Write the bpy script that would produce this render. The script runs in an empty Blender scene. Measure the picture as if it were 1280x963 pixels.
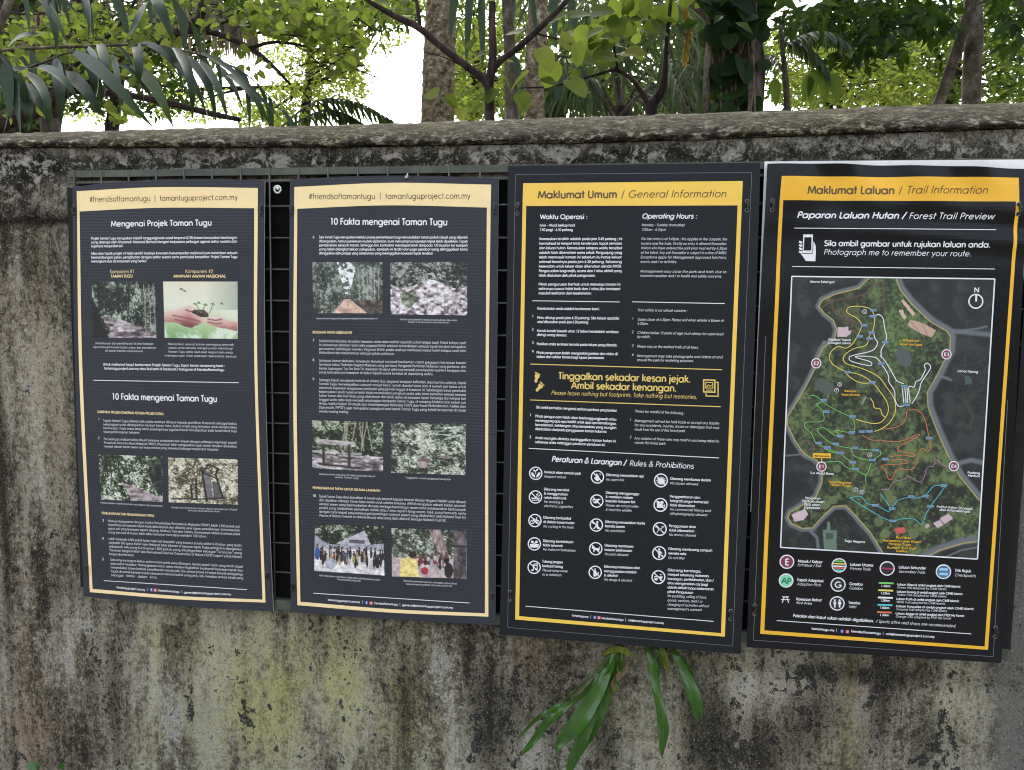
import bpy, bmesh, math, random
import numpy as np
from mathutils import Vector, Matrix

SC = bpy.context.scene
COL = SC.collection
R = math.radians

# ------------------------------------------------------------------ camera
F, YAW, PITCH, ROLL = 968.02, R(-7.954), R(4.968), R(0.8134)
EYE = Vector((0.0, -2.0, 1.55))
fw = Vector((math.sin(YAW)*math.cos(PITCH), math.cos(YAW)*math.cos(PITCH), -math.sin(PITCH)))
r0 = Vector((math.cos(YAW), -math.sin(YAW), 0)); u0 = r0.cross(fw)
rt = r0*math.cos(ROLL) + u0*math.sin(ROLL); up = -r0*math.sin(ROLL) + u0*math.cos(ROLL)
cam_d = bpy.data.cameras.new('camera'); cam = bpy.data.objects.new('camera', cam_d); COL.objects.link(cam)
cam_d.sensor_fit = 'HORIZONTAL'; cam_d.sensor_width = 36; cam_d.lens = 36*F/1280
cam_d.clip_start = .05; cam_d.clip_end = 2000
cam.matrix_world = Matrix(((rt.x, up.x, -fw.x, EYE.x), (rt.y, up.y, -fw.y, EYE.y), (rt.z, up.z, -fw.z, EYE.z), (0, 0, 0, 1)))
SC.camera = cam

# ------------------------------------------------------------------ sky, sun, exposure
SUN_EL, SUN_AZ = R(50), R(-12)         # veiled sun, high behind the trees
W = bpy.data.worlds.new('World'); SC.world = W; W.use_nodes = True
nt = W.node_tree; nt.nodes.clear()
sky = nt.nodes.new('ShaderNodeTexSky'); sky.sky_type = 'NISHITA'; sky.sun_disc = False
sky.sun_elevation = SUN_EL; sky.sun_rotation = SUN_AZ
sky.air_density = 1.0; sky.dust_density = 8.0; sky.ozone_density = 0.6
bg = nt.nodes.new('ShaderNodeBackground'); bg.inputs[1].default_value = 0.12
ow = nt.nodes.new('ShaderNodeOutputWorld')
hs = nt.nodes.new('ShaderNodeHueSaturation'); hs.inputs['Saturation'].default_value = .45   # thin overcast
nt.links.new(sky.outputs[0], hs.inputs['Color']); nt.links.new(hs.outputs[0], bg.inputs[0]); nt.links.new(bg.outputs[0], ow.inputs[0])
sun_d = bpy.data.lights.new('sun', 'SUN'); sun_d.energy = 0.6; sun_d.angle = R(30); sun_d.color = (1, .95, .86)
sun = bpy.data.objects.new('sun', sun_d); COL.objects.link(sun)
sd = Vector((math.sin(SUN_AZ)*math.cos(SUN_EL), math.cos(SUN_AZ)*math.cos(SUN_EL), math.sin(SUN_EL)))
sun.rotation_euler = (-sd).to_track_quat('-Z', 'Y').to_euler(); sun.location = sd*30
SC.view_settings.view_transform = 'Standard'; SC.view_settings.look = 'None'
SC.view_settings.gamma = 1; SC.view_settings.use_curve_mapping = False
SC.view_settings.exposure = 2.75
SC.render.engine = 'CYCLES'
SC.cycles.use_denoising = True; SC.cycles.filter_width = 1.1
SC.cycles.max_bounces = 8; SC.cycles.transparent_max_bounces = 8

# ------------------------------------------------------------------ helpers
def P(px, py, Y=0.0):
    """point of the plane y = Y that the photograph shows at pixel (px, py) of 1280 x 963"""
    d = fw + rt*((px-640)/F) - up*((py-481.5)/F)
    return EYE + d*((Y-EYE.y)/d.y)
def pm(n, Y=0.0):
    """metres covered by n photo pixels at depth Y"""
    return n*(Y-EYE.y)/F

def tag(o, label=None, cat=None, group=None, kind=None):
    if label: o['label'] = label
    if cat: o['category'] = cat
    if group: o['group'] = group
    if kind: o['kind'] = kind
    return o
def empty(name, loc, label=None, cat=None, group=None):
    o = bpy.data.objects.new(name, None); COL.objects.link(o); o.location = loc
    o.empty_display_size = .1
    return tag(o, label, cat, group)
def link(name, me, parent=None):
    o = bpy.data.objects.new(name, me); COL.objects.link(o)
    if parent is not None:
        o.parent = parent
        q, off = parent, Vector((0, 0, 0))
        while q is not None: off += q.location; q = q.parent
        o.location = -off          # vertices are given in world coordinates
    return o

class MB:
    """collects vertices and faces; build() links them as one mesh object"""
    def __init__(s): s.v = []; s.f = []; s.m = []; s.col = None
    def add(s, vs, fs, m=0):
        b = len(s.v); s.v += [tuple(v) for v in vs]
        s.f += [tuple(b+i for i in f) for f in fs]; s.m += [m]*len(fs)
    def box(s, c, h, m=0):
        x, y, z = c; a, b, d = h
        vs = [(x+i*a, y+j*b, z+k*d) for i in (-1, 1) for j in (-1, 1) for k in (-1, 1)]
        s.add(vs, [(0, 1, 3, 2), (4, 6, 7, 5), (0, 4, 5, 1), (2, 3, 7, 6), (0, 2, 6, 4), (1, 5, 7, 3)], m)
    def tube(s, pts, rad, n=8, m=0, jit=0.0, rnd=random):
        pts = [Vector(p) for p in pts]
        if not hasattr(rad, '__len__'): rad = [rad]*len(pts)
        vs, fs = [], []
        t0 = (pts[1]-pts[0]).normalized()
        a = t0.orthogonal().normalized()
        for i, p in enumerate(pts):
            t = (pts[min(i+1, len(pts)-1)]-pts[max(i-1, 0)]).normalized()
            a = (a-t*a.dot(t)).normalized(); b = t.cross(a)
            for k in range(n):
                an = 2*math.pi*k/n; r = rad[i]*(1+jit*(rnd.random()-.5))
                vs.append(p+a*(r*math.cos(an))+b*(r*math.sin(an)))
        for i in range(len(pts)-1):
            for k in range(n):
                k2 = (k+1) % n
                fs.append((i*n+k, i*n+k2, (i+1)*n+k2, (i+1)*n+k))
        fs.append(tuple(range(n-1, -1, -1))); fs.append(tuple((len(pts)-1)*n+k for k in range(n)))
        s.add(vs, fs, m)
    def build(s, name, mats, parent=None, smooth=False):
        me = bpy.data.meshes.new(name); me.from_pydata(s.v, [], s.f)
        if not isinstance(mats, (list, tuple)): mats = [mats]
        for mt in mats: me.materials.append(mt)
        if len(mats) > 1: me.polygons.foreach_set('material_index', s.m)
        if smooth: me.polygons.foreach_set('use_smooth', [True]*len(me.polygons))
        me.update()
        return link(name, me, parent)

def spline(pts, n):
    """Catmull-Rom through pts, n samples per span; works on tuples of any length"""
    a = np.array([tuple(p) for p in pts], float)
    a = np.vstack([2*a[0]-a[1], a, 2*a[-1]-a[-2]]); out = []
    for i in range(1, len(a)-2):
        for k in range(n):
            t = k/n; p0, p1, p2, p3 = a[i-1:i+3]
            out.append(.5*((2*p1)+(p2-p0)*t+(2*p0-5*p1+4*p2-p3)*t*t+(3*p1-p0-3*p2+p3)*t**3))
    out.append(a[-2]); return [tuple(q) for q in out]

# ------------------------------------------------------------------ materials
def srgb(r, g, b):
    f = lambda c: (c/255/12.92) if c/255 <= .04045 else ((c/255+.055)/1.055)**2.4
    return (f(r), f(g), f(b))
class NT:
    def __init__(s, name):
        s.mat = bpy.data.materials.new(name); s.mat.use_nodes = True
        s.t = s.mat.node_tree; s.t.nodes.clear()
        s.out = s.n('ShaderNodeOutputMaterial')
    def n(s, t, **k):
        x = s.t.nodes.new(t)
        for a, b in k.items(): setattr(x, a, b)
        return x
    def set(s, sock, v):
        if hasattr(v, 'is_output'): s.t.links.new(v, sock)
        elif v is not None:
            if sock.type == 'RGBA' and len(v) == 3: v = (*v, 1)
            sock.default_value = v
    def noise(s, co, scale, detail=6, rough=.6, dist=0):
        x = s.n('ShaderNodeTexNoise'); s.set(x.inputs['Vector'], co)
        x.inputs['Scale'].default_value = scale; x.inputs['Detail'].default_value = detail
        x.inputs['Roughness'].default_value = rough; x.inputs['Distortion'].default_value = dist
        return x.outputs[0]
    def math(s, op, a, b=None, clamp=False):
        x = s.n('ShaderNodeMath', operation=op, use_clamp=clamp); s.set(x.inputs[0], a)
        if b is not None: s.set(x.inputs[1], b)
        return x.outputs[0]
    def step(s, v, lo, hi):
        x = s.n('ShaderNodeMapRange', interpolation_type='SMOOTHSTEP'); s.set(x.inputs[0], v)
        x.inputs[1].default_value = lo; x.inputs[2].default_value = hi
        return x.outputs[0]
    def ramp(s, v, stops):
        x = s.n('ShaderNodeValToRGB'); s.set(x.inputs[0], v); e = x.color_ramp.elements
        while len(e) < len(stops): e.new(.5)
        for i, (p, c) in enumerate(stops): e[i].position = p; e[i].color = (*c, 1)
        return x.outputs[0]
    def mix(s, f, a, b, mode='MIX'):
        x = s.n('ShaderNodeMix', data_type='RGBA', blend_type=mode)
        s.set(x.inputs[0], f); s.set(x.inputs[6], a); s.set(x.inputs[7], b); return x.outputs[2]
    def co(s, scale=(1, 1, 1), kind='Object'):
        c = s.n('ShaderNodeTexCoord'); m = s.n('ShaderNodeMapping')
        s.t.links.new(c.outputs[kind], m.inputs[0]); m.inputs['Scale'].default_value = scale
        return m.outputs[0]
    def attr(s, name): return s.n('ShaderNodeAttribute', attribute_name=name).outputs['Fac']
    def bump(s, h, strength=.3, dist=.01):
        b = s.n('ShaderNodeBump'); b.inputs['Strength'].default_value = strength; b.inputs['Distance'].default_value = dist
        s.set(b.inputs['Height'], h); return b.outputs[0]
    def pbr(s, col, rough=.6, nrm=None, metal=0.0, spec=.5):
        p = s.n('ShaderNodeBsdfPrincipled'); s.set(p.inputs['Base Color'], col); s.set(p.inputs['Roughness'], rough)
        p.inputs['Metallic'].default_value = metal; p.inputs['Specular IOR Level'].default_value = spec
        if nrm is not None: s.set(p.inputs['Normal'], nrm)
        return p.outputs[0]
    def done(s, sh): s.t.links.new(sh, s.out.inputs[0]); return s.mat

def plain(name, col, rough=.55, var=.12, scale=30, bump=.0, metal=0, spec=.5):
    t = NT(name); c = t.co(); n = t.noise(c, scale, 5)
    k = t.ramp(n, [(.25, tuple(x*(1-var) for x in col)), (.75, tuple(min(1, x*(1+var)) for x in col))])
    nr = t.bump(t.noise(c, scale*6, 4), bump, .003) if bump else None
    return t.done(t.pbr(k, rough, nr, metal, spec))
def leafmat(name, stops, trans=.5, tcol=(.35, .5, .06), rough=.45, spec=.22):
    t = NT(name); g = t.n('ShaderNodeNewGeometry'); col = t.ramp(g.outputs['Random Per Island'], stops)
    n = t.noise(t.co(), 40, 3); col2 = t.mix(.35, col, t.ramp(n, [(.3, (.35, .35, .35)), (.7, (1, 1, 1))]), 'MULTIPLY')
    p = t.pbr(col2, rough, spec=spec)
    tr = t.n('ShaderNodeBsdfTranslucent'); t.set(tr.inputs[0], t.mix(.6, col2, tcol))
    m = t.n('ShaderNodeMixShader'); m.inputs[0].default_value = trans
    t.t.links.new(p, m.inputs[1]); t.t.links.new(tr.outputs[0], m.inputs[2])
    return t.done(m.outputs[0])
def bark(name, stops, sc=14, stretch=(1, 1, .25), bump=.5):
    t = NT(name); c = t.co(stretch); n = t.noise(c, sc, 8, .65); f = t.noise(t.co(), sc*5, 6, .7)
    v = t.math('ADD', t.math('MULTIPLY', n, .7), t.math('MULTIPLY', f, .3))
    return t.done(t.pbr(t.ramp(v, stops), .85, t.bump(v, bump, .02), spec=.2))

# ------------------------------------------------------------------ ground
def make_ground():
    t = NT('forest_floor'); c = t.co(); n = t.noise(c, 3, 10, .65); f = t.noise(c, 40, 6, .7)
    col = t.ramp(t.math('ADD', t.math('MULTIPLY', n, .6), t.math('MULTIPLY', f, .4)), [(.3, (.035, .028, .018)), (.5, (.07, .055, .035)), (.62, (.05, .07, .02)), (.75, (.11, .09, .06))])
    m = t.done(t.pbr(col, .9, t.bump(f, .6, .03)))
    b = MB(); N = 60
    xs = np.sign(np.linspace(-1, 1, N))*np.abs(np.linspace(-1, 1, N))**3*500
    vs = [(x, y, 0.05*math.sin(x*.9+y*.6)*math.exp(-abs(y)/30) if y > 1 else 0.0) for y in xs for x in xs]
    b.add(vs, [(j*N+i, j*N+i+1, (j+1)*N+i+1, (j+1)*N+i) for j in range(N-1) for i in range(N-1)])
    tag(b.build('ground', m, smooth=True), kind='structure')
    # paved footpath on the viewer's side of the wall
    t = NT('path_concrete'); c = t.co(); n = t.noise(c, 5, 9, .65)
    m = t.done(t.pbr(t.ramp(n, [(.3, (.14, .135, .12)), (.7, (.27, .26, .235))]), .85, t.bump(n, .3, .01)))
    b = MB(); b.box((-1, -1.9, .012), (9, 1.75, .016))
    tag(b.build('path', m), kind='structure')
make_ground()

# ------------------------------------------------------------------ the weathered wall
def wall_material():
    t = NT('weathered_concrete'); c = t.co()
    cs = t.co((1, 1, .13)); cs2 = t.co((1, 1, .5))
    streak = t.noise(cs, 10, 9, .66, .3); big = t.noise(t.co((1, 1, .35)), 2.6, 6, .55, .5)
    patch = t.noise(cs2, 17, 12, .72, .7); chip = t.noise(c, 46, 11, .74, .4); grain = t.noise(t.co((1, 1, .6)), 150, 6, .75)
    A = {k: t.attr(k) for k in ('dark', 'pale', 'algae', 'brown', 'moss', 'smooth', 'band')}
    def add(*terms):
        o = None
        for n, w in terms:
            x = t.math('MULTIPLY', t.math('SUBTRACT', n, .5), w); o = x if o is None else t.math('ADD', o, x)
        return o
    reg = t.math('SUBTRACT', t.math('MULTIPLY', A['pale'], .12), t.math('MULTIPLY', A['dark'], .08))
    v = t.math('ADD', t.math('ADD', add((patch, .6), (chip, .62), (streak, .75), (grain, .5), (big, .5)), .515), reg)
    base = t.ramp(v, [(.36, (.033, .028, .020)), (.44, (.108, .096, .068)), (.50, (.200, .181, .136)), (.56, (.31, .285, .222)), (.66, (.48, .45, .37))])
    tint = lambda b, f, c: t.mix(f, b, c, 'MULTIPLY')
    base = tint(base, t.math('MULTIPLY', A['algae'], t.step(t.math('ADD', add((streak, .6), (patch, .5)), .5), .40, .54), True), (.96, 1.0, .55))
    base = tint(base, t.math('MULTIPLY', A['brown'], t.step(t.math('ADD', add((big, .5), (patch, .5)), .5), .40, .54), True), (.86, .66, .52))
    base = t.mix(t.math('MULTIPLY', A['moss'], t.step(t.math('ADD', add((chip, .6), (patch, .4)), .55), .42, .54), True), base, t.ramp(v, [(.38, (.026, .022, .006)), (.5, (.085, .07, .014)), (.62, (.22, .185, .06))]))
    # lime bloom: crisp pale flakes
    pv = t.math('ADD', add((chip, .8), (patch, .6), (grain, .25)), t.math('MULTIPLY', A['pale'], .09))
    base = t.mix(t.math('MULTIPLY', t.step(pv, .085, .115), .8), base, t.ramp(grain, [(.40, (.20, .19, .165)), (.58, (.50, .485, .44))]))
    # smooth patched render on the right
    base = t.mix(A['smooth'], base, t.ramp(t.math('ADD', add((big, .5), (grain, .35), (patch, .25)), .5), [(.38, (.12, .114, .098)), (.62, (.225, .215, .185))]))
    # black crust with ragged edges; also darkens the painted shade under boards and ledge
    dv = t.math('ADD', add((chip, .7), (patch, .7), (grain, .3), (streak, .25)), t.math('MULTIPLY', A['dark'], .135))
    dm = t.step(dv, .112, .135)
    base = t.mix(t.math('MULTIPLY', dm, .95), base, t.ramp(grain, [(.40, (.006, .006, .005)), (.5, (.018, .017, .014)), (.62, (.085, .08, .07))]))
    # upper band: black crust broken by pale flakes
    bl = t.math('ADD', add((t.noise(t.co((.8, 1, 1)), 30, 9, .66, .8), 1.0), (chip, .35), (grain, .3)), .5)
    base = t.mix(t.math('MULTIPLY', A['band'], .9), base, t.ramp(bl, [(.44, (.010, .009, .008)), (.51, (.035, .031, .025)), (.535, (.15, .137, .112)), (.56, (.28, .26, .22)), (.64, (.46, .435, .38))]))
    sp = t.noise(c, 190, 4, .65)
    base = t.mix(t.math('MULTIPLY', t.step(sp, .60, .64), .55), base, (.46, .45, .40))
    base = t.mix(t.math('MULTIPLY', t.step(sp, .405, .37), .7), base, (.016, .015, .012))
    h = t.math('ADD', add((chip, 1.0), (patch, .8), (grain, .5)), t.math('MULTIPLY', dm, .03))
    return t.done(t.pbr(base, .9, t.bump(h, .8, .02), spec=.15))
M_WALL = wall_material()

# where weathering grows, and where shade under boards and ledge is painted dark: (pixel x, y, radius x, radius y, amount), placed on the wall's face
BL = {
 'dark': [(640, 197, 900, 18, 1.0), (45, 225, 70, 40, .5), (45, 274, 70, 9, 1.2), (4, 600, 6, 500, .8), (142, 880, 16, 100, .9), (118, 860, 16, 40, .6), (118, 800, 10, 40, .4), (238, 870, 7, 70, .7), (305, 880, 9, 120, .7), (360, 900, 5, 90, .4),  # the thin strip under the ledge is painted shade
          (505, 880, 13, 90, .8), (470, 860, 6, 60, .4), (600, 905, 16, 70, 1.1), (632, 915, 18, 60, .9), (600, 772, 600, 14, .7), (660, 840, 30, 50, .5), (690, 900, 14, 60, .6), (900, 925, 50, 55, 1.1), (960, 940, 30, 40, .8), (1010, 890, 34, 50, .9), (1100, 880, 24, 80, 1.0), (1150, 930, 20, 50, .8),  # the long low band paints the boards' shade onto the wall
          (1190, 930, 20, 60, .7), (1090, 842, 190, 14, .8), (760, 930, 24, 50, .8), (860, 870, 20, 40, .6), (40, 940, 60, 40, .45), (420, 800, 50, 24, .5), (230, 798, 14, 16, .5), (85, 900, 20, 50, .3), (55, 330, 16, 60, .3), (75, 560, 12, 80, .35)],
 'pale': [(700, 194, 900, 12, .75), (1150, 185, 160, 18, .8), (1000, 185, 40, 14, .9), (640, 184, 50, 8, .9), (200, 190, 60, 8, .6), (40, 470, 18, 60, .8), (50, 600, 16, 70, .8), (30, 760, 18, 60, .5), (85, 820, 26, 50, .9), (110, 780, 20, 30, .8), (22, 360, 10, 120, .7),
          (215, 900, 26, 60, 1.0), (262, 910, 22, 70, 1.0), (190, 840, 30, 40, .5), (330, 830, 12, 60, .4), (400, 900, 20, 60, .5), (548, 820, 12, 50, 1.3), (566, 900, 9, 90, 1.2), (530, 930, 14, 40, .8), (830, 900, 34, 60, .7), (790, 950, 20, 30, .7), (1000, 845, 30, 26, .7), (930, 865, 22, 34, .8), (1130, 910, 14, 40, .6), (1205, 870, 30, 40, .7),
          (455, 880, 20, 70, .6), (690, 950, 40, 30, .9), (720, 935, 16, 40, .8), (660, 930, 10, 40, .8), (1175, 860, 16, 30, .5)],
 'algae': [(330, 860, 60, 120, .95), (430, 850, 70, 110, .9), (520, 900, 40, 90, .7), (210, 800, 70, 40, .7), (270, 900, 90, 70, .45), (545, 790, 20, 40, .7), (800, 890, 60, 60, .35), (640, 200, 500, 4, .3), (60, 480, 40, 90, .3), (900, 830, 60, 20, .35), (1200, 880, 60, 60, .35), (200, 930, 60, 40, .5)],
 'brown': [(30, 800, 30, 120, .8), (50, 930, 70, 50, .8), (100, 840, 50, 40, .5), (690, 830, 40, 50, .8), (640, 820, 20, 40, .5), (30, 400, 40, 160, .6), (70, 560, 50, 120, .35), (880, 940, 60, 40, .5), (1000, 930, 60, 40, .4), (60, 700, 60, 60, .4), (1240, 300, 60, 60, .2), (1100, 850, 60, 30, .3)],
 'moss': [(1062, 885, 10, 60, .6), (1058, 950, 20, 30, .75), (1066, 835, 10, 20, .6), (1085, 920, 8, 30, .3), (345, 960, 20, 20, .2)],
 'band': [(640, 200, 1500, 16, 1.0), (40, 225, 60, 40, .8)],
 'smooth': [(1292, 640, 34, 420, 1.0), (1278, 930, 22, 140, .7), (255, 900, 20, 40, .3)],
}
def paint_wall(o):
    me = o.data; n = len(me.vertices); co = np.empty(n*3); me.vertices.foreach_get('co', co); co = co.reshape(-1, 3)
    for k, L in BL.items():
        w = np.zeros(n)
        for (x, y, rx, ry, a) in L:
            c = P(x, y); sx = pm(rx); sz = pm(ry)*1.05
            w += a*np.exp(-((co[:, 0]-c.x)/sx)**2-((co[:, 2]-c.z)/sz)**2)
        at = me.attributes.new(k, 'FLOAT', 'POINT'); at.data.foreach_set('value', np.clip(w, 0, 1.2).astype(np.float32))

def make_wall():
    rnd = random.Random(5)
    root = empty('concrete_wall', (-.4, .08, 0), 'old grey concrete wall streaked with black lichen and green algae, rounded coping on top', 'wall')
    lip = [(0, 182), (430, 181), (740, 175.5), (850, 172), (1280, 157)]
    top = [(0, 164), (215, 158), (430, 153), (640, 146), (860, 138.5), (1070, 131), (1280, 124)]
    xl = [P(*p, -.035) for p in lip]; xt = [P(*p, .02) for p in top]
    zl = lambda x: float(np.interp(x, [p.x for p in xl], [p.z for p in xl])); zt = lambda x: float(np.interp(x, [p.x for p in xt], [p.z for p in xt]))
    fin = np.arange(-2.1, 1.3, .018)
    xs = np.concatenate([np.arange(-9, -2.1, .3), fin, np.arange(1.3, 6, .3)])
    zstep = P(45, 272).z
    # body: lower face at y = 0, upper band 18 mm proud of it
    b = MB(); prof = []
    zz = list(np.arange(0, .55, .1))+list(np.arange(.55, zstep-.012, .018))
    prof = [('z', z, 0.0) for z in zz]+[('z', zstep-.012, 0.002), ('z', zstep-.008, -.014), ('z', zstep, -.018)]
    nb = 9
    vs = []
    for x in xs:
        wob = .002*math.sin(x*7)+.002*math.sin(x*23+1)
        for (_, z, y) in prof: vs.append((x, y+rnd.uniform(-.0012, .0012), z+(wob if z > 1.5 else 0)))
        zz2 = zl(x)-.004
        for k in range(1, nb+1): vs.append((x, -.018+rnd.uniform(-.0015, .0015), zstep+(zz2-zstep)*k/nb))
        vs.append((x, .16, zz2)); vs.append((x, .16, 0))
    n = len(prof)+nb+2
    b.add(vs, [(i*n+k, (i+1)*n+k, (i+1)*n+k+1, i*n+k+1) for i in range(len(xs)-1) for k in range(n-1)])
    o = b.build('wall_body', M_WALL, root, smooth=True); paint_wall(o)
    # coping with a rounded, worn profile
    b = MB(); vs = []; n = 14
    for x in xs:
        z0 = zl(x)+.002*math.sin(x*31)*math.sin(x*11); z1 = zt(x); h = max(.02, z1-z0)
        ch = .0035*math.sin(x*47+2*math.sin(x*13))*math.sin(x*19)          # chipped lip
        pr = [(.02, z0-.002), (-.026, z0-.001), (-.031+ch, z0+.001), (-.034+ch, z0+.005), (-.032+ch*.5, z0+.009)]
        for k in range(1, 7):
            a = k/6
            pr.append((-.032+.05*a+.03*a*a, z0+.009+(h-.009)*(a*1.15-.15*a*a)))
        pr += [(.10, z1+.004), (.17, z0+.02), (.17, z0)]
        for (y, z) in pr: vs.append((x, y+rnd.uniform(-.002, .002), z+rnd.uniform(-.0015, .0015)))
    b.add(vs, [(i*n+k, (i+1)*n+k, (i+1)*n+k+1, i*n+k+1) for i in range(len(xs)-1) for k in range(n-1)])
    t = NT('coping_concrete'); c = t.co(); cs = t.co((.4, 1, 1)); a = t.noise(cs, 60, 10, .74, .4); f = t.noise(t.co((.5, 1, 1)), 190, 6, .75); big = t.noise(c, 5, 6, .6)
    v = t.math('ADD', t.math('MULTIPLY', a, .65), t.math('ADD', t.math('MULTIPLY', f, .45), -.05))
    col = t.ramp(v, [(.36, (.010, .008, .006)), (.44, (.038, .033, .022)), (.505, (.070, .063, .044)), (.57, (.112, .102, .074)), (.63, (.30, .28, .225))])
    col = t.mix(t.math('MULTIPLY', t.step(t.noise(c, 22, 9, .7, .6), .585, .62), .75), col, t.ramp(f, [(.4, (.012, .010, .008)), (.6, (.05, .045, .035))]))
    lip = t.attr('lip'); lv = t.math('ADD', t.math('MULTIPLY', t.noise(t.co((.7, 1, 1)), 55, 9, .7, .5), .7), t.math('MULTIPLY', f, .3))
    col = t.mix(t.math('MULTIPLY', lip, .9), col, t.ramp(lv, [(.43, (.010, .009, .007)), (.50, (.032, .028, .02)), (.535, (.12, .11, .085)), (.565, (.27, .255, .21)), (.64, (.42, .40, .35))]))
    col = t.mix(t.math('MULTIPLY', t.step(big, .48, .58), .7), col, (.93, .97, .72), 'MULTIPLY')
    m = t.done(t.pbr(col, .9, t.bump(v, .8, .018), spec=.12))
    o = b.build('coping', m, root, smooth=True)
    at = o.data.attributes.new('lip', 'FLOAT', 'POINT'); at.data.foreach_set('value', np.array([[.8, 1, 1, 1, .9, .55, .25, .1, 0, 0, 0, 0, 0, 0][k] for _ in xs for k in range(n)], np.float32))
make_wall()

# ------------------------------------------------------------------ steel mesh screen the boards are tied to
M_STEEL = plain('painted_steel', (.055, .062, .052), .5, .35, 18, .15)
M_STEEL2 = plain('weathered_steel', (.06, .068, .05), .6, .5, 12, .2)
M_POST = plain('dark_post', (.010, .011, .010), .7, .4, 12, .1, spec=.2)
M_BLACK = plain('black_backing', (.003, .003, .003), .9, .4, 8, spec=.1)
M_BOLT = plain('zinc_bolt', (.6, .6, .58), .35, .15, 60, metal=.9)
M_EYELET = plain('dull_eyelet', (.16, .16, .16), .5, .3, 60, metal=.5)
def make_screen():
    Y = -.034
    L = P(93, 400, Y).x; Rr = P(1271, 640, Y).x; ztop = P(300, 212, Y).z; zbot = P(350, 752, Y).z
    root = empty('wire_mesh_screen', (0, Y, zbot), 'dark steel wire mesh screen with black backing, fixed on the wall behind the boards', 'mesh screen')
    b = MB()
    b.box(((L+Rr)/2, Y+.006, ztop-.007), ((Rr-L)/2, .010, .009)); b.build('top_rail', M_STEEL2, root)
    b = MB(); b.box(((L+Rr)/2, Y-.001, ztop-.030), ((Rr-L)/2, .0025, .0025)); b.build('lower_rail_bar', M_STEEL2, root)
    for x in (L+.006, Rr-.006):
        b = MB(); b.box((x, Y+.006, (ztop+zbot)/2-.02), (.012, .010, (ztop-zbot)/2-.024)); b.build('side_post', M_POST, root)
    b = MB(); b.box(((L+Rr)/2, Y+.006, zbot-.008), ((Rr-L)/2, .012, .014)); b.build('bottom_rail', M_STEEL2, root)
    b = MB(); b.box(((L+Rr)/2, -.0215, (ztop+zbot)/2-.012), ((Rr-L)/2-.02, .0012, (ztop-zbot)/2-.02)); b.build('backing_sheet', M_BLACK, root)
    b = MB(); z = P(350, 258, Y).z; dz = z-P(350, 297.6, Y).z
    while z > zbot:
        b.tube([(L, Y, z), (Rr, Y, z)], .0024, 6); z -= dz
    x = P(128, 217, Y).x; dx = P(345, 214, Y).x-P(309, 214, Y).x
    x0 = x-dx
    k = x0
    while k < Rr:
        if k > L: b.tube([(k, Y-.0045, ztop+.002), (k, Y-.0045, zbot)], .0024, 6)
        k += dx
    b.build('wire_grid', M_STEEL, root, smooth=True)
    # short ends of wire standing proud on the left post
    z = P(95, 258, Y).z
    while z > zbot:
        b = MB(); b.tube([(L-.012, Y, z), (L+.02, Y, z)], .0024, 6); b.build('wire_end', M_STEEL, root); z -= dz
    # eye bolt between the first two boards
    c = P(347, 237, Y-.012); b = MB()
    ring = [(c.x+.009*math.cos(a), c.y, c.z+.009*math.sin(a)) for a in np.linspace(0, 2*math.pi, 15)]
    b.tube(ring, .003, 6); b.tube([(c.x, c.y+.03, c.z+.004), (c.x, c.y-.004, c.z+.002)], .0045, 8)
    b.build('eye_bolt', M_BOLT, root, smooth=True)
    c = P(509, 222, Y-.02); b = MB(); b.tube([(c.x-.004, c.y, c.z), (c.x+.004, c.y-.002, c.z+.002)], .004, 6); b.tube([c, (c.x+.001, c.y, c.z+.01)], .002, 6)
    b.build('wire_twist', M_BOLT, root)
make_screen()

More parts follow.
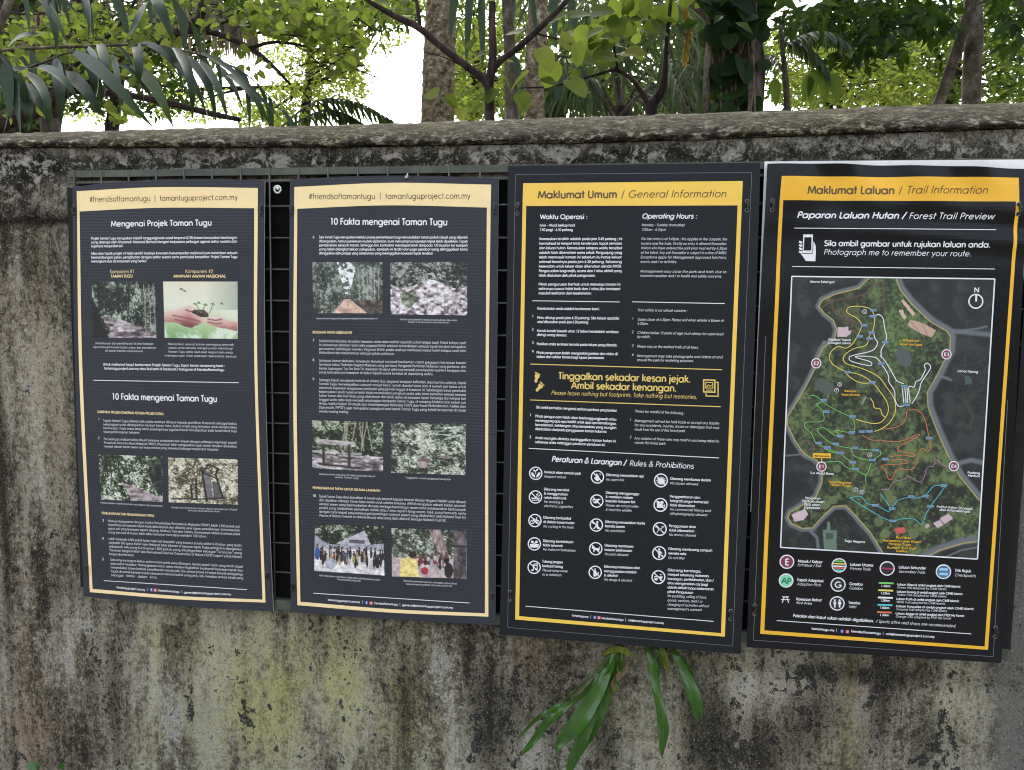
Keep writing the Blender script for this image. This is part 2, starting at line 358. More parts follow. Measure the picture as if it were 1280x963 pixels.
# ------------------------------------------------------------------ stroke lettering in a round geometric sans
def arc(cx, cy, rx, ry, a0, a1, n=None):
    n = n or max(4, int(abs(a1-a0)/30))
    return [(cx+rx*math.cos(R(a0+(a1-a0)*i/n)), cy+ry*math.sin(R(a0+(a1-a0)*i/n))) for i in range(n+1)]
X = .70
def O(cx, r=.32): return arc(cx, .35, r, .33, 90, 450, 12)
GL = {
 'a': (.84, [O(.38), [(.71, X), (.71, 0)]]), 'b': (.84, [[(.12, 1.04), (.12, 0)], O(.45)]), 'c': (.70, [arc(.40, .35, .32, .33, 48, 312, 9)]),
 'd': (.84, [O(.38), [(.71, 1.04), (.71, 0)]]), 'e': (.78, [[(.08, .37), (.70, .37)]+arc(.39, .35, .31, .33, 12, 318, 10)]),
 'f': (.40, [[(.16, 0), (.16, .82)]+arc(.34, .84, .18, .18, 150, 80, 3), [(.02, .66), (.36, .66)]]),
 'g': (.84, [O(.38), [(.71, X), (.71, -.02)]+arc(.40, -.02, .31, .27, -20, -150, 5)]),
 'h': (.72, [[(.12, 1.04), (.12, 0)], [(.12, .36)]+arc(.36, .42, .24, .26, 165, 0, 5)+[(.60, 0)]]),
 'i': (.26, [[(.13, X), (.13, 0)], [(.13, .88), (.13, 1.01)]]), 'j': (.26, [[(.13, X), (.13, -.16), (.10, -.25), (0, -.27)], [(.13, .88), (.13, 1.01)]]),
 'k': (.60, [[(.12, 1.04), (.12, 0)], [(.52, X), (.14, .33)], [(.26, .42), (.57, 0)]]), 'l': (.25, [[(.12, 1.04), (.12, 0)]]),
 'm': (1.06, [[(.12, X), (.12, 0)], [(.12, .38)]+arc(.32, .44, .2, .24, 165, 0, 4)+[(.52, 0)], [(.54, .38)]+arc(.74, .44, .2, .24, 165, 0, 4)+[(.94, 0)]]),
 'n': (.72, [[(.12, X), (.12, 0)], [(.12, .36)]+arc(.36, .42, .24, .26, 165, 0, 5)+[(.60, 0)]]), 'o': (.78, [O(.39)]),
 'p': (.84, [[(.12, X), (.12, -.3)], O(.45)]), 'q': (.84, [O(.38), [(.71, X), (.71, -.3)]]), 'r': (.44, [[(.12, X), (.12, 0)], [(.12, .36)]+arc(.34, .42, .22, .24, 165, 70, 3)]),
 's': (.56, [arc(.28, .52, .18, .17, 40, 240, 5)+arc(.28, .19, .21, .18, 70, -150, 6)]), 't': (.38, [[(.18, .98), (.18, 0)], [(.0, .66), (.36, .66)]]),
 'u': (.72, [[(.12, X), (.12, .27)]+arc(.36, .27, .24, .26, 180, 345, 5), [(.60, X), (.60, 0)]]), 'v': (.62, [[(.04, X), (.31, 0), (.58, X)]]),
 'w': (.94, [[(.03, X), (.24, 0), (.47, .66), (.70, 0), (.91, X)]]), 'x': (.6, [[(.05, X), (.55, 0)], [(.55, X), (.05, 0)]]), 'y': (.62, [[(.58, X), (.17, -.3)], [(.05, X), (.33, .04)]]),
 'z': (.56, [[(.06, .66), (.50, .66), (.06, .03), (.52, .03)]]),
 'A': (.90, [[(.04, 0), (.45, 1), (.86, 0)], [(.19, .33), (.71, .33)]]), 'B': (.70, [[(.12, 0), (.12, .97), (.34, .97)]+arc(.36, .75, .2, .22, 80, -80, 4)+[(.14, .53)], [(.36, .51)]+arc(.38, .27, .24, .24, 85, -85, 4)+[(.12, .03)]]),
 'C': (1.0, [arc(.53, .5, .46, .48, 40, 320, 11)]), 'D': (.9, [[(.12, .03), (.12, .97), (.36, .97)]+arc(.38, .5, .44, .47, 85, -85, 8)+[(.12, .03)]]),
 'E': (.62, [[(.55, .97), (.12, .97), (.12, .03), (.55, .03)], [(.14, .52), (.53, .52)]]), 'F': (.56, [[(.52, .97), (.12, .97), (.12, 0)], [(.14, .53), (.50, .53)]]),
 'G': (1.06, [arc(.53, .5, .46, .48, 45, 352, 12)+[(.60, .44)]]), 'H': (.82, [[(.12, 1), (.12, 0)], [(.70, 1), (.70, 0)], [(.14, .53), (.68, .53)]]), 'I': (.26, [[(.13, 1), (.13, 0)]]),
 'J': (.54, [[(.42, 1), (.42, .24)]+arc(.23, .22, .19, .21, 0, -170, 5)]), 'K': (.72, [[(.12, 1), (.12, 0)], [(.64, 1), (.15, .5)], [(.25, .58), (.69, 0)]]), 'L': (.54, [[(.12, 1), (.12, .03), (.5, .03)]]),
 'M': (1.08, [[(.08, 0), (.20, .98), (.54, .1), (.88, .98), (1.0, 0)]]), 'N': (.88, [[(.12, 0), (.12, .96), (.76, .04), (.76, 1)]]), 'O': (1.08, [arc(.54, .5, .47, .48, 90, 450, 14)]),
 'P': (.66, [[(.12, 0), (.12, .97), (.34, .97)]+arc(.36, .72, .23, .25, 80, -80, 5)+[(.14, .47)]]), 'Q': (1.08, [arc(.54, .5, .47, .48, 90, 450, 14), [(.6, .3), (.98, -.02)]]),
 'R': (.70, [[(.12, 0), (.12, .97), (.34, .97)]+arc(.36, .72, .23, .25, 80, -80, 5)+[(.14, .47)], [(.34, .46), (.64, 0)]]), 'S': (.66, [arc(.33, .74, .22, .24, 30, 250, 6)+arc(.33, .26, .26, .25, 75, -160, 7)]),
 'T': (.56, [[(.28, .95), (.28, 0)], [(.02, .97), (.54, .97)]]), 'U': (.78, [[(.12, 1), (.12, .32)]+arc(.39, .3, .27, .28, 180, 360, 7)+[(.66, 1)]]), 'V': (.82, [[(.04, 1), (.41, 0), (.78, 1)]]),
 'W': (1.14, [[(.03, 1), (.30, 0), (.57, .92), (.84, 0), (1.11, 1)]]), 'X': (.76, [[(.05, 1), (.71, 0)], [(.71, 1), (.05, 0)]]), 'Y': (.72, [[(.04, 1), (.36, .48), (.68, 1)], [(.36, .46), (.36, 0)]]), 'Z': (.7, [[(.06, .97), (.62, .97), (.07, .03), (.64, .03)]]),
 '0': (.68, [arc(.34, .5, .26, .48, 90, 450, 12)]), '1': (.68, [[(.22, .97), (.40, .97), (.40, 0)]]), '2': (.68, [arc(.34, .70, .24, .27, 165, -30, 6)+[(.08, .03), (.62, .03)]]),
 '3': (.68, [arc(.33, .75, .2, .22, 150, -90, 6), arc(.33, .27, .25, .25, 90, -150, 7)]), '4': (.68, [[(.50, 0), (.50, .96), (.06, .26), (.64, .26)]]), '5': (.68, [[(.58, .97), (.22, .97), (.15, .56)]+arc(.32, .32, .27, .3, 115, -150, 7)]),
 '6': (.68, [[(.46, 1), (.13, .45)], arc(.34, .3, .25, .28, 90, 450, 10)]), '7': (.68, [[(.08, .97), (.60, .97), (.24, 0)]]), '8': (.68, [arc(.34, .75, .19, .22, 90, 450, 9), arc(.34, .27, .25, .25, 90, 450, 10)]), '9': (.68, [[(.22, 0), (.55, .55)], arc(.34, .7, .25, .28, 90, 450, 10)]),
 '.': (.26, [[(.13, 0), (.13, .13)]]), ',': (.26, [[(.15, .12), (.08, -.14)]]), ':': (.28, [[(.14, 0), (.14, .13)], [(.14, .5), (.14, .63)]]), ';': (.28, [[(.15, .12), (.08, -.14)], [(.14, .5), (.14, .63)]]),
 '-': (.4, [[(.06, .33), (.34, .33)]]), '/': (.5, [[(.04, -.1), (.44, 1.06)]]), '|': (.34, [[(.17, -.12), (.17, 1.08)]]),
 '&': (.86, [[(.80, 0), (.25, .70)]+arc(.37, .80, .16, .17, 190, -10, 6)+[(.46, .66), (.18, .44)]+arc(.32, .25, .24, .23, 130, 320, 7)+[(.76, .48)]]),
 '#': (.72, [[(.22, 0), (.34, 1)], [(.44, 0), (.56, 1)], [(.06, .33), (.62, .33)], [(.10, .66), (.66, .66)]]),
 '(': (.34, [arc(.42, .4, .3, .66, 125, 235, 5)]), ')': (.34, [arc(-.08, .4, .3, .66, 55, -55, 5)]), "'": (.2, [[(.1, 1.02), (.1, .74)]]), '"': (.34, [[(.1, 1.02), (.1, .74)], [(.24, 1.02), (.24, .74)]]),
 '@': (1.0, [arc(.5, .36, .44, .46, -50, 290, 12), arc(.48, .36, .2, .22, 0, 360, 8), [(.70, .56), (.70, .2)]]), ' ': (.34, []),
}
def ribbon2(pts, w, closed=False):
    """mitred ribbon: left and right outlines of a polyline in 2D"""
    p = np.array(pts, float); n = len(p)
    if closed: nx = np.roll(p, -1, 0); pv = np.roll(p, 1, 0)
    else: nx = np.vstack([p[1:], 2*p[-1]-p[-2]]); pv = np.vstack([2*p[0]-p[1], p[:-1]])
    a = p-pv; b = nx-p
    a /= np.maximum(np.linalg.norm(a, axis=1), 1e-9)[:, None]; b /= np.maximum(np.linalg.norm(b, axis=1), 1e-9)[:, None]
    t = a+b; ln = np.linalg.norm(t, axis=1)
    t = np.where(ln[:, None] > .2, t/np.maximum(ln, 1e-9)[:, None], a)
    nrm = np.stack([-t[:, 1], t[:, 0]], 1); c = np.clip(np.abs((t*a).sum(1)), .55, 1)
    o = nrm*(w/2/c)[:, None]
    return p+o, p-o

def sharp(st):
    """strokes cut where they turn sharply, so every limb keeps its full weight"""
    out = []
    for q in st:
        cur = [q[0]]
        for i in range(1, len(q)):
            cur.append(q[i])
            if i < len(q)-1:
                a = np.subtract(q[i], q[i-1]); b = np.subtract(q[i+1], q[i])
                if a.dot(b) < .1*np.linalg.norm(a)*np.linalg.norm(b): out.append(cur); cur = [q[i]]
        out.append(cur)
    return out
for _k in GL: GL[_k] = (GL[_k][0], sharp(GL[_k][1]))
class Print(MB):
    """ink lying on a board: every coordinate is a point of the board's own face"""
    def __init__(s, bd): super().__init__(); s.bd = bd; s.k = 0; s.g = []; s.cur = 0
    def w(s, p):                                   # photo pixel -> (X, Z) on the board
        q = P(p[0], p[1], s.bd.y); return np.array((q.x, q.z))
    def put(s, xz, fs, layer, m=0):
        s.k = (s.k+1) % 7; s.g.append((len(s.f), s.cur))
        off = layer*.0004+s.k*.00004
        s.add([(x, s.bd.surf(x, z)-off, z) for x, z in xz], fs, m)
    def ribw(s, pts, w, layer=2, m=0, closed=False):
        l, r = ribbon2(pts, w, closed); n = len(l)
        s.put(np.vstack([l, r]), [(i, n+i, n+(i+1) % n, (i+1) % n) for i in range(n if closed else n-1)], layer, m)
    def rib(s, px, wpx, layer=2, m=0, closed=False, sm=0):
        if sm: px = spline(px, sm)
        s.ribw([s.w(p) for p in px], pm(wpx, s.bd.y), layer, m, closed)
    def line(s, a, b, wpx, layer=2, m=0, n=12):
        s.rib([(a[0]+(b[0]-a[0])*i/n, a[1]+(b[1]-a[1])*i/n) for i in range(n+1)], wpx, layer, m)
    def poly(s, px, layer=2, m=0):
        q = [s.w(p) for p in px]
        ar = sum(q[i][0]*q[(i+1) % len(q)][1]-q[(i+1) % len(q)][0]*q[i][1] for i in range(len(q)))
        if ar < 0: q = q[::-1]
        s.put(q, [tuple(range(len(q)))], layer, m)
    def ell(s, c, rx, ry, layer=2, m=0, n=20, rot=0):
        cr, sr = math.cos(R(rot)), math.sin(R(rot))
        s.poly([(c[0]+rx*math.cos(t)*cr-ry*math.sin(t)*sr, c[1]+rx*math.cos(t)*sr+ry*math.sin(t)*cr) for t in np.linspace(0, 2*math.pi, n, endpoint=False)], layer, m)
    def ring(s, c, r, wpx, layer=2, m=0, n=28):
        s.rib([(c[0]+r*math.cos(t), c[1]+r*math.sin(t)) for t in np.linspace(0, 2*math.pi, n, endpoint=False)], wpx, layer, m, True)
    def strip(s, a, b, n=24, layer=1, m=0):
        """sheet between two pixel polylines"""
        f = lambda L: [s.w(p) for p in (spline(L, max(1, n//(len(L)-1))) if len(L) > 2 else [(L[0][0]+(L[1][0]-L[0][0])*i/n, L[0][1]+(L[1][1]-L[0][1])*i/n) for i in range(n+1)])]
        A, B = f(a), f(b); k = min(len(A), len(B)); rows = 5
        xz = [A[i]+(B[i]-A[i])*j/rows for j in range(rows+1) for i in range(k)]
        s.put(xz, [(j*k+i, (j+1)*k+i, (j+1)*k+i+1, j*k+i+1) for j in range(rows) for i in range(k-1)], layer, m)
    def text(s, t, l, r, cap, bold=False, it=False, layer=2, m=0, justify=False, wt=None, part=False):
        if part: s.next()
        L, Rr = s.w(l), s.w(r); d = Rr-L; wid = np.linalg.norm(d); d /= wid; u = np.array((-d[1], d[0]))
        h = s.w((l[0], l[1]-cap))[1]-L[1]
        wt = wt or (.185 if bold else .105)
        tr = .03 if bold else .05
        nat = sum(GL.get(c, GL['o'])[0]+tr for c in t)-tr
        sp = 0; sx = wid/nat
        if justify:
            ns = t.count(' ')
            if ns and sx > h*1.06: sx = h*1.06; sp = (wid-nat*sx)/ns
        x = 0; sh = .2 if it else 0
        for c in t:
            adv, st = GL.get(c, GL['o'])
            for q in st:
                pts = [L+d*(x+(a+sh*b)*sx)+u*(b*h) for a, b in q]
                s.ribw(pts, wt*(h+sx)/2, layer, m)
            x += (adv+tr)*sx+(sp if c == ' ' else 0)
    def para(s, lines, tl, tr, pitch, end, cap, bold=False, it=False, m=0, drift=0.0, layer=2):
        """justified block: first baseline tl..tr, the last line stops at x = end"""
        n = len(lines)
        for i, t in enumerate(lines):
            l = (tl[0]+drift*i, tl[1]+pitch*i); r = (tr[0]+drift*i, tr[1]+pitch*i)
            if i == n-1 and end: r = (end, l[1]+(r[1]-l[1])*(end-l[0])/(r[0]-l[0]))
            s.text(t, l, r, cap, bold, it, layer, m, justify=True)
    def next(s): s.cur += 1
    def build_each(s, name, mats, root):
        """one object per group of ink (groups are parted by next())"""
        st = s.g+[(len(s.f), None)]; out = {}
        for (a, c), (b, _) in zip(st[:-1], st[1:]): out.setdefault(c, []).extend(range(a, b))
        for c, fi in out.items():
            q = MB(); mp = {}
            for i in fi:
                for v in s.f[i]:
                    if v not in mp: mp[v] = len(q.v); q.v.append(s.v[v])
                q.f.append(tuple(mp[v] for v in s.f[i])); q.m.append(s.m[i])
            q.build(name, mats, root)
    def center(s, rows, cap, **k):
        for t, l, r in rows: s.text(t, l, r, cap, **k)

class Board:
    def __init__(s, y, warp=None): s.y = y; s.warp = warp
    def surf(s, x, z): return s.y-(s.warp(x, z) if s.warp else 0)

def edge(a, b, mid=None, n=20):
    c = mid or ((a[0]+b[0])/2, (a[1]+b[1])/2)
    out = []
    for i in range(n+1):
        t = i/n; l0 = 2*(t-.5)*(t-1); l1 = 4*t*(1-t); l2 = 2*t*(t-.5)
        out.append((l0*a[0]+l1*c[0]+l2*b[0], l0*a[1]+l1*c[1]+l2*b[1]))
    return out
def coons(T, B, L, Rg, nx, ny):
    """grid of pixels spanned by four edges (lists of nx+1 / ny+1 points)"""
    T, B, L, Rg = map(np.array, (T, B, L, Rg)); g = np.zeros((ny+1, nx+1, 2))
    for j in range(ny+1):
        v = j/ny
        for i in range(nx+1):
            u = i/nx
            g[j, i] = (1-v)*T[i]+v*B[i]+(1-u)*L[j]+u*Rg[j]-((1-u)*(1-v)*T[0]+u*(1-v)*T[-1]+(1-u)*v*B[0]+u*v*B[-1])
    return g
def panel(bd, tl, tr, br, bl, mat, root, name='panel', tm=None, rm=None, bm=None, lm=None, th=.004, nx=40, ny=60, mats=None, off=0.0):
    g = coons(edge(tl, tr, tm, nx), edge(bl, br, bm, nx), edge(tl, bl, lm, ny), edge(tr, br, rm, ny), nx, ny)
    b = MB(); fr, bk = [], []
    for j in range(ny+1):
        for i in range(nx+1):
            q = P(g[j, i, 0], g[j, i, 1], bd.y); y = bd.surf(q.x, q.z)+off
            fr.append((q.x, y, q.z)); bk.append((q.x, y+th, q.z))
    n = nx+1; N = len(fr); fs = []; ms = []
    for j in range(ny):
        for i in range(nx):
            a = j*n+i; fs.append((a, a+n, a+n+1, a+1)); fs.append((N+a, N+a+1, N+a+n+1, N+a+n))
    ms = [0]*len(fs)
    rim = [j*n for j in range(ny+1)]+[ny*n+i for i in range(1, n)]+[j*n+nx for j in range(ny-1, -1, -1)]+[i for i in range(nx-1, 0, -1)]
    for k in range(len(rim)):
        a, c = rim[k], rim[(k+1) % len(rim)]; fs.append((c, a, N+a, N+c)); ms.append(1)
    b.v = fr+bk; b.f = fs; b.m = ms
    return b.build(name, [mat, mats or M_EDGE], root, smooth=False)

M_EDGE = plain('board_cut_edge', (.35, .36, .37), .6, .2, 60)
M_WHITE = plain('white_print', (.72, .73, .75), .5, .06, 40)
M_GREYW = plain('faint_print', (.12, .13, .145), .5, .06, 40)
M_CREAM = plain('cream_print', (.86, .66, .34), .5, .05, 20)
M_YEL = plain('yellow_print', (.82, .53, .075), .5, .05, 20)
M_ORA = plain('amber_print', (.78, .42, .02), .5, .05, 20)
M_GOLD = plain('gold_print', (.70, .50, .13), .45, .05, 20)
M_BROWN = plain('brown_print', (.085, .055, .02), .55, .1, 30)
M_INK = plain('black_print', (.012, .012, .014), .5, .1, 30)
M_RED = plain('red_print', (.62, .10, .10), .5, .05, 30)
M_BLUE = plain('blue_print', (.03, .09, .36), .5, .05, 30)
M_MAR = plain('maroon_print', (.20, .025, .055), .45, .05, 30)
M_MINT = plain('mint_print', (.20, .62, .38), .45, .05, 30)
M_TIE = plain('black_cable_tie', (.008, .008, .009), .35, .2, 40)

def board_mat(name, col, rough, ribs=0.0, spec=.35):
    t = NT(name); c = t.co(); n = t.noise(c, 5, 6, .6); f = t.noise(c, 160, 3, .6); dirt = t.noise(t.co((1, 1, .3)), 30, 8, .7)
    k = t.ramp(n, [(.3, tuple(x*.88 for x in col)), (.7, tuple(x*1.12 for x in col))])
    k = t.mix(t.math('MULTIPLY', t.step(dirt, .6, .78), .10), k, (.16, .15, .13))
    h = t.math('MULTIPLY', f, .15)
    if ribs:
        w = t.n('ShaderNodeTexWave', wave_type='BANDS', bands_direction='Z', wave_profile='SIN'); t.set(w.inputs[0], c)
        w.inputs['Scale'].default_value = 38; w.inputs['Distortion'].default_value = 0.0
        amp = t.step(t.noise(t.co((.3, 1, 1)), 6, 3, .5), .35, .7)
        h = t.math('ADD', h, t.math('MULTIPLY', t.math('MULTIPLY', w.outputs[1], amp), ribs))
        k = t.mix(t.math('MULTIPLY', t.math('MULTIPLY', w.outputs[1], amp), .07), k, (.10, .105, .13))
    return t.done(t.pbr(k, t.ramp(dirt, [(.35, (rough,)*3), (.7, (min(1, rough*1.3),)*3)]), t.bump(h, .35, .004), spec=spec))
M_B1 = board_mat('corrugated_plastic_charcoal', (.022, .024, .033), .45, .3)
M_B3 = board_mat('charcoal_board', (.0085, .0105, .013), .42, spec=.22)
M_B4 = board_mat('black_vinyl', (.0045, .005, .0068), .22, spec=.22)
M_BANNER = plain('white_vinyl_backing', (.75, .75, .73), .5, .08, 20)

# ------------------------------------------------------------------ printed photographs: colour painted per vertex of a fine sheet
def vnoise(x, y, seed=0):
    xi = np.floor(x).astype(np.int64); yi = np.floor(y).astype(np.int64); xf = x-xi; yf = y-yi
    def h(a, b):
        k = (a*374761393+b*668265263+seed*1442695041) & 0xffffffff
        k = ((k ^ (k >> 13))*1274126177) & 0xffffffff
        return ((k ^ (k >> 16)) & 0xffff)/65535.0
    u = xf*xf*(3-2*xf); v = yf*yf*(3-2*yf)
    return (h(xi, yi)*(1-u)+h(xi+1, yi)*u)*(1-v)+(h(xi, yi+1)*(1-u)+h(xi+1, yi+1)*u)*v
def fbm(x, y, seed=0, o=4):
    s = 0; a = .5; t = 0
    for k in range(o): s = s+a*vnoise(x*2**k, y*2**k, seed+k*17); t += a; a *= .55
    return s/t
def cramp(v, stops):
    ps = [p for p, _ in stops]; cs = np.array([c for _, c in stops], float)
    return np.stack([np.interp(v, ps, cs[:, i]) for i in range(3)], -1)
def inpoly(x, y, poly):
    r = np.zeros(x.shape, bool); n = len(poly)
    for i in range(n):
        x0, y0 = poly[i]; x1, y1 = poly[(i+1) % n]
        c = ((y0 > y) != (y1 > y))
        with np.errstate(divide='ignore', invalid='ignore'): r ^= c & (x < (x1-x0)*(y-y0)/((y1-y0) if y1 != y0 else 1e-9)+x0)
    return r
def segd(x, y, pts):
    d = np.full(x.shape, 1e9)
    for (x0, y0), (x1, y1) in zip(pts[:-1], pts[1:]):
        dx, dy = x1-x0, y1-y0; t = np.clip(((x-x0)*dx+(y-y0)*dy)/max(dx*dx+dy*dy, 1e-12), 0, 1)
        d = np.minimum(d, np.hypot(x-x0-t*dx, y-y0-t*dy))
    return d
class Pic:
    def __init__(s, u, v): s.u, s.v = u, v; s.c = np.zeros(u.shape+(3,))
    def fill(s, mask, col):
        m = mask.astype(float)[..., None]; s.c = s.c*(1-m)+np.asarray(col, float)*m
    def poly(s, p, col): s.fill(inpoly(s.u, s.v, p), col)
    def line(s, p, w, col): s.fill(np.clip(1.5-segd(s.u, s.v, p)/w, 0, 1), col)
    def ell(s, c, rx, ry, col): s.fill(((s.u-c[0])/rx)**2+((s.v-c[1])/ry)**2 < 1, col)
    def forest(s, seed, lo=(20, 26, 20), mid=(72, 82, 66), hi=(186, 188, 174), gain=1.0, fx=9, fy=8):
        n = .38*fbm(s.u*fx*.45, s.v*fy*.4, seed, 3)+.34*fbm(s.u*fx*1.9, s.v*fy*1.6, seed+5, 3)+.28*vnoise(s.u*fx*6, s.v*fy*5.4, seed+9); n = (n-.5)*2.1*gain+.47
        s.c = cramp(n, [(.15, lo), (.5, mid), (.72, hi)])
def pic_path(p):
    p.forest(3, (12, 17, 15), (58, 70, 58), (170, 178, 164), 1.1); rn = random.Random(2)
    for i in range(9): x = rn.uniform(.15, .8); p.line([(x, 0), (x+rn.uniform(-.03, .03), .55)], rn.uniform(.006, .014), (28, 32, 30))
    p.poly([(.2, .62), (.42, .66), (.55, .72), (.98, .9), (1, 1), (.2, 1), (.3, .85), (.18, .72)], cramp(fbm(p.u*7, p.v*22, 8), [(.3, (60, 52, 54)), (.5, (146, 132, 136)), (.7, (214, 204, 208))]))
    p.poly([(0, .3), (.1, .5), (.14, .75), (.25, 1), (0, 1)], (14, 17, 20))
    for x in (.82, .9, .97): p.line([(x, .05), (x+.02, .9)], .008, (150, 150, 140))
    for y in np.linspace(.1, .85, 8): p.line([(.8, y+.05), (1, y)], .007, (140, 140, 130))
def pic_hands(p):
    p.c = cramp(p.v+.25*(fbm(p.u*3, p.v*3, 5)-.5)-.12*p.u, [(0, (238, 232, 205)), (.45, (236, 238, 215)), (.7, (190, 215, 160)), (1, (120, 170, 110))])
    p.fill(np.clip((p.u-.55)*1.4, 0, .6)*(p.v < .5), (150, 165, 150))
    g = fbm(p.u*9, p.v*6, 9); p.fill((p.v > .78)*np.clip((g-.4)*4, 0, 1), (225, 240, 215))
    def sk(d): return cramp(np.clip(d, 0, 1)+.25*(fbm(p.u*9, p.v*14, 4)-.5), [(0, (118, 66, 62)), (.3, (176, 116, 108)), (.6, (216, 170, 158)), (1, (240, 212, 202))])
    L1 = [(0, .52), (.16, .50), (.26, .45), (.34, .42), (.45, .46), (.42, .51), (.36, .53), (.48, .6), (.56, .66), (.55, .71), (.46, .76), (.36, .82), (.27, .79), (.18, .73), (0, .72)]
    top = np.interp(p.u, [0, .16, .34, .5, .56], [.52, .5, .44, .58, .66]); p.poly(L1, sk(1-(p.v-top)*3.2))
    R1 = [(1, .70), (.86, .68), (.78, .62), (.735, .55), (.715, .56), (.73, .62), (.66, .61), (.58, .62), (.555, .67), (.57, .73), (.66, .78), (.76, .81), (.87, .83), (1, .87)]
    p.poly(R1, sk(1.1-(p.v-.6)*3.6))
    for q in ([(.12, .6), (.3, .64), (.48, .70)], [(.15, .67), (.32, .72), (.46, .75)], [(.3, .5), (.36, .53), (.42, .51)], [(.6, .66), (.7, .68), (.78, .66)], [(.6, .71), (.7, .74), (.78, .73)]): p.line(q, .012, (146, 92, 86))
    p.poly([(.37, .54), (.43, .49), (.55, .50), (.61, .57), (.6, .62), (.5, .63)], cramp(fbm(p.u*22, p.v*22, 6), [(.3, (34, 26, 24)), (.7, (92, 74, 66))]))
    for a, b in (((.5, .55), (.44, .4)), ((.5, .55), (.56, .42)), ((.62, .55), (.66, .42))): p.line([a, b], .006, (104, 134, 84))
    for c in ((.42, .39), (.47, .37), (.56, .4), (.66, .39), (.28, .16), (.24, .13), (.78, .38)): p.ell(c, .024, .014, (112, 146, 92)); p.ell((c[0]+.02, c[1]+.02), .018, .010, (150, 176, 126))
def pic_track(p):
    p.forest(12, (18, 26, 18), (84, 100, 74), (214, 218, 200), 1.25); rn = random.Random(4)
    for i in range(6): x = rn.uniform(0, .75); p.line([(x, 0), (x+.01, .5)], .008, (40, 44, 40))
    p.poly([(.36, .62), (.5, .66), (.8, .82), (1, .92), (1, 1), (.5, 1)], cramp(fbm(p.u*9, p.v*20, 3), [(.35, (108, 96, 98)), (.6, (188, 174, 176))]))
    p.poly([(.8, .1), (1, 0), (1, .9), (.86, .7), (.78, .4)], cramp(fbm(p.u*14, p.v*14, 6), [(.4, (22, 28, 24)), (.7, (80, 92, 76))]))
def pic_frame(p):
    p.forest(22, (70, 62, 48), (165, 158, 128), (225, 222, 200), 1.4, 12, 11)
    p.poly([(.48, .25), (.6, .3), (.64, .9), (.52, .95)], (118, 115, 118)); p.poly([(.62, .5), (.72, .52), (.76, .86), (.66, .9)], (94, 92, 96))
    for L in ([(.48, .25), (.55, .95)], [(.58, .12), (.72, .22)], [(.5, .32), (.72, .45)], [(.58, .12), (.5, .32)], [(.72, .22), (.68, .35)], [(.4, .45), (.4, .9)], [(.32, .6), (.5, .55)], [(.32, .6), (.34, .92)], [(.34, .92), (.8, .86)], [(.68, .35), (.78, .85)], [(.05, .92), (.4, .9)]): p.line(L, .014, (30, 29, 30))
    p.line([(.42, 0), (.36, .2), (.22, .35)], .012, (60, 55, 50))
def pic_road(p):
    p.forest(31, (36, 42, 36), (88, 96, 84), (160, 168, 158), 1.2, 14, 10)
    p.poly([(.34, 0), (.63, 0), (.56, .45), (.5, .62), (.46, .62), (.42, .4)], (238, 243, 242))
    n = fbm(p.u*18, p.v*18, 7); p.fill((np.abs(p.u-.5) < .2)*(n > .56)*(p.v < .6), (90, 100, 88))
    for x in (.66, .72, .78, .83, .88, .94): p.line([(x, .1+.2*(x-.6)), (x+.01, .85)], .006, (175, 172, 160))
    p.poly([(.45, .72), (.53, .72), (.78, 1), (.28, 1)], cramp(fbm(p.u*6, p.v*16, 2), [(.3, (190, 150, 132)), (.7, (226, 192, 170))]))
    p.poly([(.56, .75), (1, .72), (1, 1), (.8, 1)], cramp(fbm(p.u*14, p.v*14, 5), [(.4, (60, 54, 50)), (.7, (128, 112, 102))]))
def pic_rubble(p):
    p.forest(41, (24, 26, 26), (70, 76, 70), (170, 175, 165), 1.2, 12, 12)
    n = fbm(p.u*22, p.v*20, 8, 3); m = p.v > .42+.08*np.sin(p.u*9)
    p.fill(m, cramp(n, [(.25, (70, 58, 62)), (.45, (176, 165, 166)), (.65, (240, 234, 236))]))
    p.poly([(.12, .6), (.3, .52), (.38, .68), (.25, .88), (.14, .8)], cramp(n, [(.35, (62, 70, 56)), (.65, (168, 172, 150))]))
    p.poly([(.45, .22), (.56, .2), (.6, .3), (.48, .36)], (178, 178, 176)); p.poly([(.48, .25), (.54, .24), (.55, .31), (.49, .32)], (60, 62, 60))
def pic_bench(p):
    p.forest(51, (18, 24, 18), (66, 80, 58), (176, 186, 160), 1.2)
    p.poly([(0, .7), (1, .7), (1, 1), (0, 1)], cramp(fbm(p.u*9, p.v*24, 3), [(.3, (64, 58, 58)), (.5, (140, 132, 132)), (.7, (222, 214, 216))]))
    rn = random.Random(7)
    for i in range(9): x = rn.uniform(.45, .95); p.line([(x, 0), (x+rn.uniform(-.1, .1), .6)], .007, (168, 160, 140))
    w = cramp(fbm(p.u*4, p.v*30, 3), [(.3, (150, 142, 138)), (.7, (205, 198, 194))])
    p.poly([(.05, .38), (.6, .42), (.62, .52), (.06, .49)], w); p.poly([(.0, .62), (.7, .64), (.7, .69), (0, .67)], w)
    for x in (.16, .52): p.line([(x, .5), (x, .92)], .02, (60, 54, 52))
    p.line([(.36, .5), (.4, .64)], .02, (80, 74, 70)); p.line([(.1, .9), (.65, .95)], .02, (52, 48, 48))
